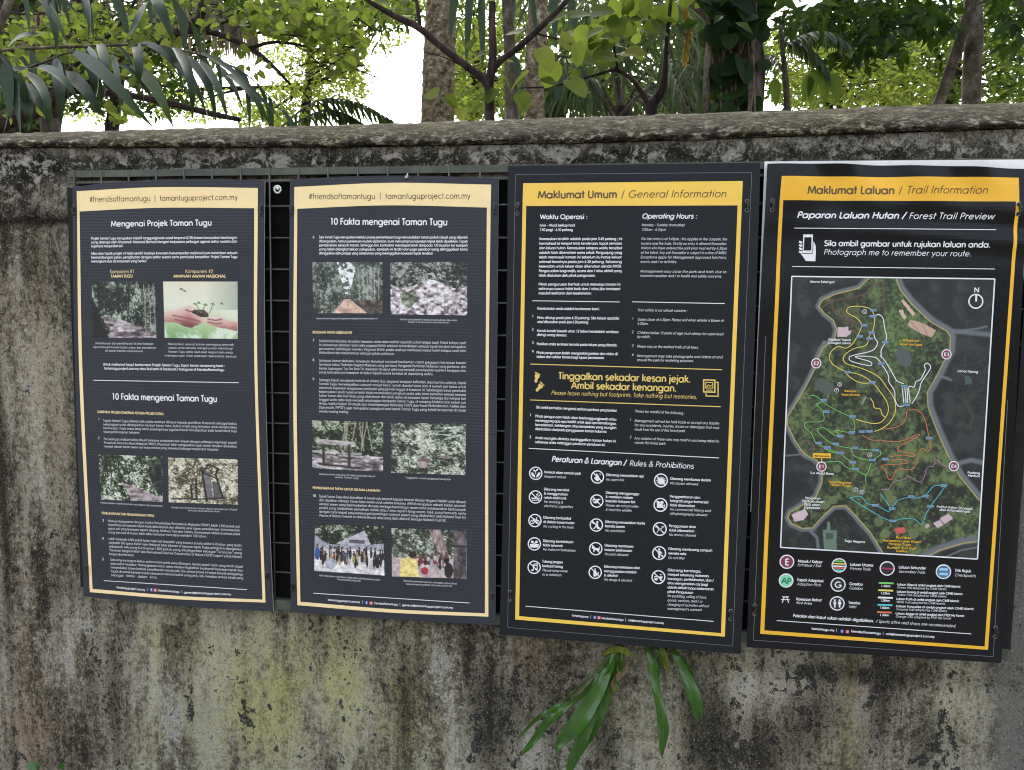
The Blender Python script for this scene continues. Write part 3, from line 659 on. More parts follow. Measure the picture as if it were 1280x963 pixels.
def pic_jungle(p):
    p.forest(61, (34, 40, 34), (112, 120, 102), (206, 210, 194), 1.3, 10, 10); rn = random.Random(9)
    for i in range(16):
        x, y = rn.uniform(.6, 1), rn.uniform(.05, .5); p.line([(x, y), (x-.18, y+rn.uniform(-.02, .1))], .006, (205, 218, 200))
    p.line([(.42, .1), (.4, .6)], .012, (190, 180, 165)); p.ell((.44, .74), .09, .05, (120, 100, 98)); p.ell((.74, .66), .09, .03, (140, 124, 122)); p.ell((.42, .82), .07, .07, (172, 158, 152))
def pic_group(p):
    p.forest(71, (18, 24, 18), (62, 74, 54), (190, 196, 180), 1.2)
    p.poly([(.3, .4), (.72, .1), (.82, .42)], (186, 182, 192)); p.poly([(0, .25), (.2, .42), (.75, .4), (1, .35), (1, .55), (0, .55)], (168, 166, 178)); p.poly([(.5, .3), (.72, .3), (.72, .38), (.5, .38)], (96, 92, 98))
    p.poly([(0, .52), (1, .5), (1, 1), (0, 1)], cramp(fbm(p.u*8, p.v*14, 3), [(.3, (206, 198, 200)), (.7, (244, 238, 236))])); rn = random.Random(3)
    cols = [(24, 26, 34), (40, 40, 50), (120, 50, 62), (30, 30, 34), (170, 156, 110), (66, 78, 108), (180, 180, 184), (60, 44, 50), (44, 40, 44)]
    for i in range(60):
        x = rn.uniform(.08, .98); y = rn.uniform(.48, .66); h = rn.uniform(.16, .28)
        p.ell((x, y+h*.45), .019, h*.5, cols[rn.randrange(9)]); p.ell((x, y-.02), .012, .024, (112, 80, 70)); p.ell((x, y-.034), .013, .018, (24, 22, 24))
    p.ell((.23, .82), .08, .12, (176, 178, 190)); p.ell((.04, .62), .04, .14, (60, 90, 150)); p.ell((.04, .45), .02, .03, (110, 80, 70))
def pic_yellow(p):
    p.forest(81, (38, 44, 36), (104, 112, 96), (190, 194, 180), 1.2); rn = random.Random(5)
    p.poly([(0, .6), (1, .6), (1, 1), (0, 1)], (196, 178, 178))
    p.poly([(.5, 0), (.66, 0), (.78, .62), (.66, .62)], cramp(fbm(p.u*24, p.v*5, 4), [(.3, (96, 74, 76)), (.7, (190, 168, 168))]))
    p.poly([(.84, 0), (1, 0), (1, 1), (.82, 1)], cramp(fbm(p.u*14, p.v*8, 6), [(.3, (52, 46, 48)), (.7, (132, 118, 122))])); p.line([(.84, .33), (1, .33)], .015, (30, 28, 30))
    cols = [(176, 168, 168), (140, 56, 62), (30, 30, 36), (214, 200, 196), (60, 54, 60), (226, 214, 210)]
    for i in range(44): x = rn.uniform(.36, .74); y = rn.uniform(.5, .78); p.ell((x, y+.05), .02, .055, cols[rn.randrange(6)]); p.ell((x, y-.02), .015, .03, (96, 66, 60))
    p.ell((.76, .84), .06, .16, (30, 30, 34)); p.ell((.73, .64), .04, .06, (24, 22, 24)); p.ell((.44, .86), .05, .08, (166, 52, 62))
    p.poly([(.12, .64), (.24, .58), (.34, .66), (.36, 1), (.1, 1)], (246, 218, 140)); p.ell((.28, .54), .055, .07, (40, 32, 32)); p.line([(.3, .6), (.37, .58)], .02, (120, 84, 72))

M_PHOTO = None
def photo_mat():
    t = NT('photo_print'); a = t.n('ShaderNodeAttribute', attribute_name='Col')
    n = t.noise(t.co(), 90, 3); k = t.mix(.12, a.outputs[0], t.ramp(n, [(.3, (.6, .6, .6)), (.7, (1, 1, 1))]), 'MULTIPLY')
    return t.done(t.pbr(k, .45))
def sheet(bd, root, name, quad, fn, nx, ny, layer=1, px=False, label=None):
    """printed picture on the board: quad = tl, tr, br, bl in pixels, fn paints a Pic"""
    global M_PHOTO
    if M_PHOTO is None: M_PHOTO = photo_mat()
    u, v = np.meshgrid(np.linspace(0, 1, nx+1), np.linspace(0, 1, ny+1))
    q = np.array(quad, float)
    g = (1-v)[..., None]*((1-u)[..., None]*q[0]+u[..., None]*q[1])+v[..., None]*((1-u)[..., None]*q[3]+u[..., None]*q[2])
    p = Pic(g[..., 0], g[..., 1]) if px else Pic(u, v)
    fn(p)
    if not px: p.c = p.c*((.8+.42*fbm(p.u*26, p.v*22, 77, 2)) if fn is not pic_hands else 1+0*p.u)[..., None]
    c = np.clip(p.c/255, 0, 1); lin = np.where(c <= .04045, c/12.92, ((c+.055)/1.055)**2.4)
    b = MB(); vs = []
    for j in range(ny+1):
        for i in range(nx+1):
            w = P(g[j, i, 0], g[j, i, 1], bd.y); vs.append((w.x, bd.surf(w.x, w.z)-.0004*layer, w.z))
    n = nx+1
    b.add(vs, [(j*n+i, (j+1)*n+i, (j+1)*n+i+1, j*n+i+1) for j in range(ny) for i in range(nx)])
    o = b.build(name, M_PHOTO, root)
    lin = lin*(.85 if not px else .8)
    at = o.data.attributes.new('Col', 'FLOAT_COLOR', 'POINT')
    at.data.foreach_set('color', np.concatenate([lin.reshape(-1, 3), np.ones((lin.size//3, 1))], 1).astype(np.float32).ravel())
    if label: o['label'] = label
    return o
def ties(bd, root, spots, ring=False):
    for (x, y) in spots:
        c = P(x, y, bd.y); yy = bd.surf(c.x, c.z); b = MB()
        for dz in (-.011, .011): b.tube([(c.x+.004*math.cos(a), yy-.0006, c.z+dz+.004*math.sin(a)) for a in np.linspace(0, 6.283, 11)], .0012, 5, m=1)
        for dz in (-.011, .011):
            b.add([(c.x+.0034*math.cos(a), yy-.0008, c.z+dz+.0034*math.sin(a)) for a in np.linspace(0, 6.283, 10, endpoint=False)][::-1], [tuple(range(10))], 0)
        b.tube([(c.x, yy+.001, c.z+.012), (c.x+.001, yy-.006, c.z+.009), (c.x+.001, yy-.007, c.z-.009), (c.x, yy+.001, c.z-.012)], .0022, 6, m=0)
        b.box((c.x+.001, yy-.008, c.z+.003), (.0035, .003, .003))
        b.build('cable_tie', [M_TIE, M_STEEL2 if not ring else M_EYELET], root)

# ------------------------------------------------------------------ board 1
def social(p, a, b, y1, y2):
    p.poly([(a-2, y1-2), (a+2, y1-2), (a+2, y1+2), (a-2, y1+2)], 2, 1); p.poly([(b-2, y2-2), (b+2, y2-2), (b+2, y2+2), (b-2, y2+2)], 2, 2)
    p.rib([(a+1, y1-1.3), (a+.2, y1-1), (a+.2, y1+2)], .7, 3); p.rib([(a-.6, y1), (a+1, y1)], .6, 3); p.ring((b, y2), 1, .5, 3, n=10)
def border(bd, root, mat, oT, oR, oB, oL, iT, iR, iB, iL):
    """o*/i* : outer and inner pixel polylines; header band between oT and iT"""
    p = Print(bd); p.strip(oT, iT, 60); p.build('header_band', mat, root)
    p = Print(bd); p.strip(oL, iL, 140); p.strip(iR, oR, 140); p.strip(iB, oB, 60); p.build('border', mat, root)

def board_one():
    bd = Board(-.052)
    root = empty('information_board', P(222, 756, bd.y), 'charcoal notice board headed Mengenai Projek Taman Tugu, with cream border and two rows of photos', 'notice board', 'information boards tied in a row to the mesh')
    panel(bd, (90.7, 234), (331, 226.3), (341.6, 764.5), (105, 745.6), M_B1, root, tm=(206, 224.6), rm=(331.5, 478), lm=(94.2, 478), bm=(222, 757.5))
    border(bd, root, M_CREAM, [(96, 239.2), (200, 234.2), (322.5, 235.2)], [(317.8, 260.5), (318.3, 470), (328.2, 749.7)][0:0] or [(322.3, 260.6), (322, 470), (332, 753.4)], [(112.4, 740.3), (222, 749.2), (332, 753.4)], [(96.4, 264.8), (99.3, 470), (112.4, 740.3)],
           [(96.4, 264.8), (200.6, 260), (322.3, 260.6)], [(317.8, 260.5), (318.3, 470), (328.2, 749.7)], [(115.8, 736.3), (222, 745), (328.2, 749.7)], [(99.6, 264.6), (103.4, 470), (115.8, 736.3)])
    p = Print(bd); p.text('#friendsoftamantugu  |  tamantuguproject.com.my', (112.2, 252.6), (297.3, 250), 6.6, wt=.11); p.build('header_lettering', M_BROWN, root)
    p = Print(bd)
    p.text('Mengenai Projek Taman Tugu', (138.9, 283.5), (265, 282), 7, True)
    p.next(); p.text('10 Fakta mengenai Taman Tugu', (139.8, 499.4), (271.6, 502.6), 7.6, True); p.build_each('title_lettering', M_WHITE, root)
    p = Print(bd); C = 3.1
    p.para(['Projek Taman Tugu merupakan inisiatif tanggungjawab sosial korporat (CSR) bukan berasaskan keuntungan', 'yang diterajui oleh Khazanah Nasional Berhad dengan kerjasama pelbagai agensi sektor swasta dan', 'organisasi masyarakat sivil.'], (114.2, 299.7), (296.8, 298.6), 4.85, 154, C, True)
    p.para(['Idea dan tapak projek ini tidak sedikit hasilnya kawasan bersempadan melintasi bumi melainkan sebuah', 'kesinambungan pelan, penglibatan dengan sektor swasta serta penduduk bersekitar. Projek Taman Tugu', 'merangkumi dua (2) komponen yang berikut:'], (114.4, 318.5), (297, 317.8), 4.9, 184, C, True)
    p.text('Pemuliharaan dan pemeliharaan 66 ekar kawasan', (119.8, 430.5), (192, 431.2), 2.6); p.text('hijau di tengah bandar Kuala Lumpur dan menukarnya', (117, 435.2), (195.4, 436.2), 2.6); p.text('ke taman bandar untuk komuniti', (132, 439.9), (179, 440.4), 2.6)
    p.text('Memastikan seluruh bahan pemegang amanah', (210, 431.5), (292.5, 432.3), 2.6); p.text('awam untuk memiliki, mengurus dan melindungi', (211, 436.2), (291, 437), 2.6); p.text('Taman Tugu serta aset-aset negara lain yang', (210.5, 441), (291, 442), 2.6); p.text('mempunyai nilai warisan bersama sesuai', (206, 445.8), (296, 447), 2.6)
    p.text('Untuk maklumat lanjut berkenaan Projek Taman Tugu, layari laman sesawang kami :', (129, 457), (281.4, 459), 3, True)
    p.text('tamantuguproject.com.my atau ikuti kami di Facebook / Instagram di friendsoftamantugu', (130.6, 462), (280.5, 464), 3, True)
    p.line((117.2, 475.5), (298.5, 478.6), 1.0)
    for n, y in (('1', 525.5), ('2', 549)): p.text(n, (123.2, y), (124.6, y), 3, True)
    p.para(['Tapak Taman Tugu dibekal oleh pada awalnya dibawa kepada pemilikan Khazanah sebagai bekas', 'sebahagian untuk dibangunkan menjadi taman tema, bukan projek yang tertumpu untuk menghasilkan', 'keuntungan. Pada masa yang sama, pasangannya juga berhasrat mendapatkan balik tanah lama bagi', 'tujuan pembangunan bersama.'], (129.3, 527.2), (296, 531.2), 4.65, 175, 2.9, drift=.15)
    p.para(['Perundingan maklum balas dibuat bersama sempadan dan vilayat dengan pelbagai organisasi seperti', 'Persatuan Pencinta Alam Malaysia ("MNS"), Khazanah telah mengusulkan agar taman tersebut ditukarkan', 'menjadi sebuah taman awam dan hutan rekreasi yang terbuka di kalangan masyarakat tempatan.'], (130, 550.2), (296.2, 555), 4.6, 274, 2.9, drift=.15)
    p.text('Gambar keadaan tapak denai hutan asal sebelum kerja pembersihan', (125.7, 629.3), (203.5, 633.6), 2); p.text('Rangka besi lama struktur binaan dahulu yang dijumpai di tapak', (214.7, 635.3), (296.9, 638.2), 2); p.text('semasa kerja pembersihan', (235, 639), (275, 640.5), 2)
    for n, y in (('3', 652), ('4', 674.5), ('5', 700.5)): p.text(n, (128.2, y), (130, y), 3, True)
    p.para(['Menurut kerjasama dengan Institut Penyelidikan Perhutanan Malaysia ("FRIM"), lebih 1,000 pokok asli', 'terpelihara di kawasan tapak telah dikenal pasti dan ditanda untuk tujuan pemuliharaan. Ini termasuklah', 'spesis asli yang terancam seperti Jelutong, Tembusu, Pulai dan Gaharu. Kesemuanya adalah di antara pokok', 'yang berusia di hutan lebih atau berumur mencapai melebihi 100 tahun.'], (135.3, 652.6), (300, 659.8), 4.7, 259, 2.9, drift=.15)
    p.para(['Lebih daripada 4,000 pokok hutan hujan asli tempatan yang berumur purata sekitar 8-10 tahun, yang terdiri', 'daripada 200 spesis hutan hujan Malaysia telah ditanam di kawasan tapak. Pada peringkat ini dijangkakan', 'sebanyak sekurang-kurangnya 1,000 pokok yang dikategorikan sebagai "Terancam" yang', '"Tanaman Sangat Kritikal" dan International Union for Conservation of Nature ("IUCN") seperti pokok Meranti', 'bangun dan Merawan.'], (136, 674.8), (302, 683.4), 4.75, 168, 2.9, drift=.2)
    p.para(['Sekurang-kurangnya kebun, serta nurseri pokok yang dibangun, supaya spesis hutan yang masih dapat', 'dan pokok tersebut. Pemangkasan hutan akan mempertingkatkan biodiversiti kawasan tapak dan', 'menyediakan laluan kembali pemeliharaan semula jadi, dan semua proses ini tanpa banyak menggangu', 'tapak di semak belukar bukan semuanya mencari pokok yang perlu, lalu menebus semula tanah yang', 'sebagai rimba dalam kota.'], (138.4, 701), (303.6, 709.8), 4.8, 197, 2.9, drift=.2)
    p.line((130, 725.9), (309, 737.2), .9)
    p.text('tamantuguproject.com.my', (146, 735.3), (181.5, 738.7), 2.6, True); p.text('|', (183.8, 738.7), (184.8, 738.8), 3.5); p.text('friendsoftamantugu', (197.5, 739.2), (224.5, 741.2), 2.6, True); p.text('|', (227, 741.2), (228, 741.3), 3.5); p.text('general@tamantuguproject.com.my', (230, 741.8), (289, 744.2), 2.6, True)
    social(p, 189.3, 194.2, 737.2, 737.8)
    p.build('body_text', [M_WHITE, M_BLUE, M_RED], root)
    p = Print(bd)
    p.text('Komponen #1', (137.8, 341.9), (167.9, 341.6), 4.4); p.text('TAMAN TUGU', (139, 347.3), (166, 347), 3.6, True); p.next(); p.text('Komponen #2', (232, 341.4), (266.7, 341.6), 4.2); p.text('AMANAH AWAM NASIONAL', (217, 347.2), (282.6, 347.3), 3.6, True)
    p.next(); p.text('DARIPADA PROJEK KOMERSIAL KEPADA PROJEK SOSIAL', (122.3, 516.3), (205.2, 519), 2.9, True); p.next(); p.text('PEMELIHARAAN DAN PEMULIHARAAN TAPAK', (127.4, 642.8), (193, 646.3), 2.9, True)
    p.build_each('heading_lettering', M_CREAM, root)
    N = 110, 92
    sheet(bd, root, 'photo', [(114.5, 352.6), (193.5, 352.2), (196, 422.8), (116.5, 422.6)], pic_path, *N, label='printed photo of a forest path with bamboo railing')
    sheet(bd, root, 'photo', [(204, 352.2), (297, 352.2), (297.3, 424), (206, 422.6)], pic_hands, *N, label='printed photo of two hands cupping a seedling')
    sheet(bd, root, 'photo', [(123.6, 568.2), (202.6, 571), (203.4, 627.4), (126.5, 624.8)], pic_track, *N, label='printed photo of a mauve track through green jungle')
    sheet(bd, root, 'photo', [(210.2, 572.2), (297, 574.4), (298, 631.2), (211, 628)], pic_frame, *N, label='printed photo of a rusty frame in undergrowth')
    ties(bd, root, [(92.5, 264), (326.5, 263.5), (109.5, 713), (334.5, 721)])
board_one()

# ------------------------------------------------------------------ board 2
def board_two():
    bd = Board(-.053)
    root = empty('information_board', P(492, 772, bd.y), 'charcoal notice board headed only 10 Fakta mengenai Taman Tugu, with cream border and six photos', 'notice board', 'information boards tied in a row to the mesh')
    panel(bd, (362.6, 225), (623.4, 223.6), (619, 781.6), (363.8, 765.3), M_B1, root, tm=(487, 219.8), rm=(620.6, 500), lm=(361.2, 495), bm=(492, 774.8))
    border(bd, root, M_CREAM, [(368, 234), (486, 228.8), (614, 231)], [(613.4, 259.8), (610.5, 500), (610.5, 771)], [(371.7, 756.6), (490, 766), (610.5, 771)], [(367.8, 261.4), (366.6, 500), (371.7, 756.6)],
           [(367.8, 261.4), (486, 257), (613.4, 259.8)], [(608.6, 259.7), (606.8, 500), (606.2, 766.8)], [(375.6, 752.4), (490, 761.6), (606.2, 766.8)], [(371.7, 261.2), (370.8, 500), (375.6, 752.4)])
    p = Print(bd); p.text('#friendsoftamantugu  |  tamantuguproject.com.my', (386, 249.2), (588, 248.6), 7, wt=.11); p.build('header_lettering', M_BROWN, root)
    p = Print(bd); p.text('10 Fakta mengenai Taman Tugu', (412.3, 281), (559.3, 281.8), 8, True); p.build_each('title_lettering', M_WHITE, root)
    p = Print(bd); C = 3.1
    for n, x, y in (('6', 391, 298), ('7', 391, 427), ('8', 391, 451.5), ('9', 391, 475.5)): p.text(n, (x, y), (x+2, y), 3, True)
    p.text('10', (391, 621), (395, 621.3), 3, True)
    p.para(['Sesi tanah Tugu merupakan melalui proses pemeriksaan bagi menyediakan taman pokok rakyat yang dibersih', 'dibangunkan, namun penemuan mudah dijalankan, bumi mencatapnya kawasan tapak telah dipulihkan. Tapak', 'pembersihan sampah haram. Sehingga kini, kontraktor mendapati lebih daripada 130 muatan lori sampah', 'yang telah diangkat keluar pelupusan, sampah ini terdiri dari juga perabot yang ditinggalkan lama', 'ditinggalkan oleh penjaja yang sebelumnya yang meninggalkan kawasan tapak tersebut.'], (399, 298.2), (584.6, 298.4), 5, 541.6, C, True)
    p.text('Kawasan laluan yang pernah digunakan sebagai laluan hutan sebelum ini', (395.8, 399.2), (472, 399.4), 2); p.text('Sampah yang dijumpai di kawasan tapak sebelum dibersihkan', (500.3, 400.3), (571.7, 401.6), 2); p.text('sampah di merata tempat tapak dibersihkan', (509.8, 403.6), (561.4, 404.4), 2)
    p.para(['Sambil anda berjalan di sekitar kawasan, anda akan melihat sejumlah pokok kelapa sawit. Pokok kelapa sawit', 'ini sebenarnya ditanam rawat oleh pegawai British sebelum kemerdekaan semasa tapak tersebut merupakan', 'perumahan kakitangan mereka. Pegawai British pada asalnya membawa masuk benih kelapa sawit dari', 'Afrika Barat dan menanamnya sebagai pokok perhiasan.'], (399, 427.8), (582.8, 430.4), 4.9, 493.5, C)
    p.para(['Selepas kemerdekaan, kawasan tersebut menjadi kediaman rasmi pegawai kerajaan kanan', 'termasuk bekas Timbalan Negara Malaysia yang pertama, Pengarah Pertanian Malaysia yang pertama, dan', 'bekas Lapangan, Tun Lim Bew Tin, kawasan tersebut akhirnya menjadi penempatan kuarters kerajaan dan', 'yang kemudiannya kawasan tersebut dipulih pokok kembali di sepanjang waktu.'], (399, 452.3), (582.8, 455.4), 4.85, 541.6, C)
    p.para(['Sebagai tapak bersejarah terletak di antara dua, pegawai kerajaan kelihatan, dua kuarters pekerja, tapak', 'Taman Tugu menempatkan sebuah masjid kecil, rumah ibadat lama dan 4 rumah suri lama untuk', 'memenuhi keperluan keagamaan penduduk yang pernah tinggal di kawasan ini. Sebahagian besar penduduk', 'kebanyakan rumah hutan ini telah tidak menimbulkan penghuni sedia ada, kami memohon semula semasa', 'Sultan taman dan Kuil Hindu yang telah besar dan lebih selesa di kawasan tapak. Keluarga dari tempat lain', 'tinggal sedia ada akan menjadi sebahagian daripada Taman Tugu, di samping khidmat dan rumah suri', 'Hindu, Institut Kajian Strategik dan Antarabangsa Malaysia ("ISIS") dan Pusat Perkhidmatan Tadika dan', 'Diplomatik ("PPTD") juga merupakan penghuni asal tapak Taman Tugu yang kekal beroperasi di lokasi', 'mereka masing-masing.'], (399, 476.5), (582.6, 480.4), 4.9, 436, C)
    p.text('Sebuah perhentian rehat yang telah dibina pada tapak laluan di', (399, 593.6), (469, 596.6), 2.1); p.text('sekitar Taman Tugu', (418.7, 597.6), (448.8, 598.8), 2.1); p.text('Tinggalan rumah pegawai kerajaan', (507, 598.2), (563.6, 600.4), 2.2)
    p.para(['Tapak Taman Tugu akan diserahkan di bawah satu amanah kepada Amanah Warisan Negara ("AWAN") untuk dikawal', 'dan dijadikan sebagai taman hijau awam untuk selama-lamanya. AWAN merupakan sebuah badan amanah', 'warisan awam yang diperbadankan dengan menjaga kepentingan awam untuk melaksanakan lebih banyak', 'projek yang melibatkan pemulihan, tanah atau / atau seperti fungi awam, tasik, pusat komuniti, serta', 'dengan cara tempat yang mempunyai kepentingan national seperti yang difahamkan oleh National Trust for', 'Places of Historic Interest or Natural Beauty atau yang lebih dikenali sebagai National Trust UK.'], (399, 621.8), (582, 629.2), 4.8, 558, C, drift=.1)
    p.text('Lebih ramai peserta sukarelawan terlibat dalam aktiviti penanaman pokok', (399, 720.2), (475, 726), 2.1); p.text('bersama pihak pengurusan', (422, 725.2), (451, 727.2), 2.1)
    p.text('Taklimat keselamatan sebelum memulakan aktiviti denai', (504, 727), (571, 730.8), 2.1); p.text('bersama para peserta di bawah pokok tua', (508, 731), (565, 733.6), 2.1)
    p.line((392, 741.6), (586.8, 753.8), .9)
    p.text('tamantuguproject.com.my', (410, 751), (450, 754), 2.6, True); p.text('|', (453, 754.5), (454, 754.5), 3.5); p.text('friendsoftamantugu', (467.7, 755.2), (497.4, 757), 2.6, True); p.text('|', (499.6, 757.5), (500.6, 757.5), 3.5); p.text('general@tamantuguproject.com.my', (503, 757.5), (566.5, 761), 2.6, True)
    social(p, 458.3, 464, 753.4, 753.9)
    p.build('body_text', [M_WHITE, M_BLUE, M_RED], root)
    p = Print(bd); p.text('KEADAAN TAPAK SEBELUM INI', (391, 417), (440, 417.4), 3, True); p.next(); p.text('PEMULIHARAAN TAPAK UNTUK SELAMA-LAMANYA', (391, 611.2), (475.4, 615), 3, True); p.build_each('heading_lettering', M_CREAM, root)
    N = 110, 92
    for q, f, l in (([(390.6, 328), (478, 328), (478.4, 392.2), (391.5, 391.8)], pic_road, 'printed photo of a red earth road between tall trees'), ([(488, 328), (584, 327.5), (584, 394.4), (488.4, 393)], pic_rubble, 'printed photo of a pale heap of rubble'),
                 ([(390, 525.6), (479, 528), (479.2, 590), (390.6, 585.6)], pic_bench, 'printed photo of a bench under trees'), ([(488.5, 528.6), (582.5, 530), (582, 594), (489, 591.2)], pic_jungle, 'printed photo of pale undergrowth'),
                 ([(393.7, 655), (479.5, 658), (481, 719.8), (392.9, 713.9)], pic_group, 'printed photo of a crowd beside a marquee'), ([(489.4, 660.3), (582.8, 663.5), (583.4, 723.8), (490, 720.8)], pic_yellow, 'printed photo of a seated person in yellow facing a group')):
        sheet(bd, root, 'photo', q, f, *N, label=l)
    ties(bd, root, [(364.5, 263), (618, 262), (366, 735), (615.5, 747)])
board_two()

# ------------------------------------------------------------------ board 3
def symbol(bd, root, c, r, k):
    p = Print(bd)
    T = lambda L: [(c[0]+x*r, c[1]+y*r) for x, y in L]
    L = lambda pts, w=.16, **q: p.rib(T(pts), w*r, 3, **q)
    E = lambda x, y, a, b, rot=0: p.ell((c[0]+x*r, c[1]+y*r), a*r, b*r, 3, 0, 14, rot)
    PL = lambda pts: p.poly(T(pts), 3)
    p.ring(c, r*.9, r*.17, 2)
    slash = True
    if k == 'nature':
        slash = False; E(-.22, -.42, .2, .12, 40); E(.2, -.5, .2, .12, -40); L([(0, .1), (0, -.4)], .1)
        PL([(-.7, -.1), (-.45, -.15), (-.1, .3), (-.08, .62), (-.4, .5), (-.62, .2)]); PL([(.7, -.1), (.45, -.15), (.1, .3), (.08, .62), (.4, .5), (.62, .2)])
    elif k == 'smoke': L([(-.6, .2), (.35, .2)], .2); L([(.42, .2), (.62, .2)], .2); L([(.1, -.05), (.3, -.2), (.15, -.35), (.4, -.55)], .1); L([(.42, -.02), (.6, -.2), (.45, -.35)], .1); L([(-.5, .48), (.3, .48)], .12)
    elif k == 'bike':
        for x in (-.38, .38): p.ring((c[0]+x*r, c[1]+.2*r), .26*r, .11*r, 3, n=14)
        L([(-.38, .2), (-.15, -.18), (.25, -.18), (.38, .2)], .09); L([(-.15, -.18), (0, .2), (.25, -.18)], .09); L([(.25, -.18), (.2, -.4), (.4, -.42)], .09); L([(-.28, -.3), (-.05, -.3)], .1)
    elif k == 'couple': slash = False; E(-.3, -.3, .2, .2); E(.3, -.3, .2, .2); PL([(-.65, .0), (-.1, .0), (.0, .15), (.1, 0), (.65, 0), (.6, .5), (.1, .55), (-.6, .5)]); E(0, -.05, .16, .14)
    elif k == 'noise': L([(-.1, .4), (-.1, -.45), (.45, -.55), (.45, .25)], .12); E(-.25, .42, .18, .13); E(.3, .28, .18, .13); L([(-.1, -.22), (.45, -.32)], .14)
    elif k == 'fire': PL([(-.1, .6), (-.45, .25), (-.35, -.1), (-.2, .0), (-.15, -.6), (.2, -.15), (.35, .25), (.15, .6)]); L([(.3, -.5), (.5, -.3)], .1)
    elif k == 'feed': PL([(-.1, -.2), (.2, -.35), (.65, -.3), (.3, -.1), (.1, .3), (-.3, .35), (-.6, .1), (-.3, .1)]); L([(-.65, -.2), (-.2, -.2)], .1); L([(-.65, -.02), (-.3, -.02)], .1)
    elif k == 'vandal': E(.15, -.42, .17, .17); PL([(-.1, -.25), (.3, -.2), (.25, .3), (.4, .6), (.2, .62), (0, .25), (-.3, .6), (-.45, .5), (-.1, .1)]); L([(-.05, -.1), (-.5, -.35)], .13); L([(-.62, -.5), (-.4, -.2)], .16)
    elif k == 'pet': PL([(-.55, -.3), (-.3, -.35), (-.1, -.1), (.4, -.1), (.6, -.35), (.55, .1), (.45, .5), (.3, .5), (.25, .2), (-.15, .2), (-.2, .5), (-.35, .5), (-.35, .05), (-.6, -.1)])
    elif k == 'alcohol': PL([(-.1, -.6), (.05, -.6), (.05, -.3), (.2, -.1), (.2, .6), (-.25, .6), (-.25, -.1), (-.1, -.3)]); PL([(.3, .0), (.55, .0), (.48, .3), (.45, .55), (.4, .55), (.37, .3)])
    elif k == 'durian': E(0, .05, .5, .42, 20); [L([(.4*math.cos(a), .05+.35*math.sin(a)), (.66*math.cos(a), .05+.6*math.sin(a))], .12) for a in np.linspace(0, 6.28, 12, endpoint=False)]
    elif k == 'film': E(-.3, -.3, .24, .24); E(.2, -.32, .24, .24); PL([(-.5, -.1), (.3, -.1), (.3, .4), (-.5, .4)]); PL([(.35, .12), (.62, -.1), (.62, .4)])
    elif k == 'drone': PL([(-.2, -.1), (.2, -.1), (.25, .2), (-.25, .2)]); L([(-.65, -.3), (-.25, -.3)], .12); L([(.25, -.3), (.65, -.3)], .12); L([(-.45, -.3), (-.2, .0)], .1); L([(.45, -.3), (.2, 0)], .1); L([(-.2, .2), (-.4, .5)], .1); L([(.2, .2), (.4, .5)], .1)
    elif k == 'litter': E(.0, -.5, .16, .16); PL([(-.2, -.3), (.2, -.3), (.22, .1), (.12, .1), (.14, .65), (-.14, .65), (-.12, .1), (-.2, .1)]); L([(.2, -.2), (.45, .05)], .12); PL([(.35, .3), (.6, .3), (.55, .62), (.4, .62)])
    elif k == 'hawk': PL([(-.6, .1), (-.1, .1), (-.15, .45), (-.5, .45)]); PL([(.05, -.1), (.6, -.1), (.5, .2), (.15, .2)]); L([(-.6, -.1), (-.1, -.1)], .14); L([(.2, -.35), (.45, -.35)], .14); E(.35, .4, .15, .1)
    if slash: L([(-.62, -.62), (.62, .62)], .15)
    p.build('prohibition_symbol' if slash else 'guidance_symbol', M_WHITE, root)

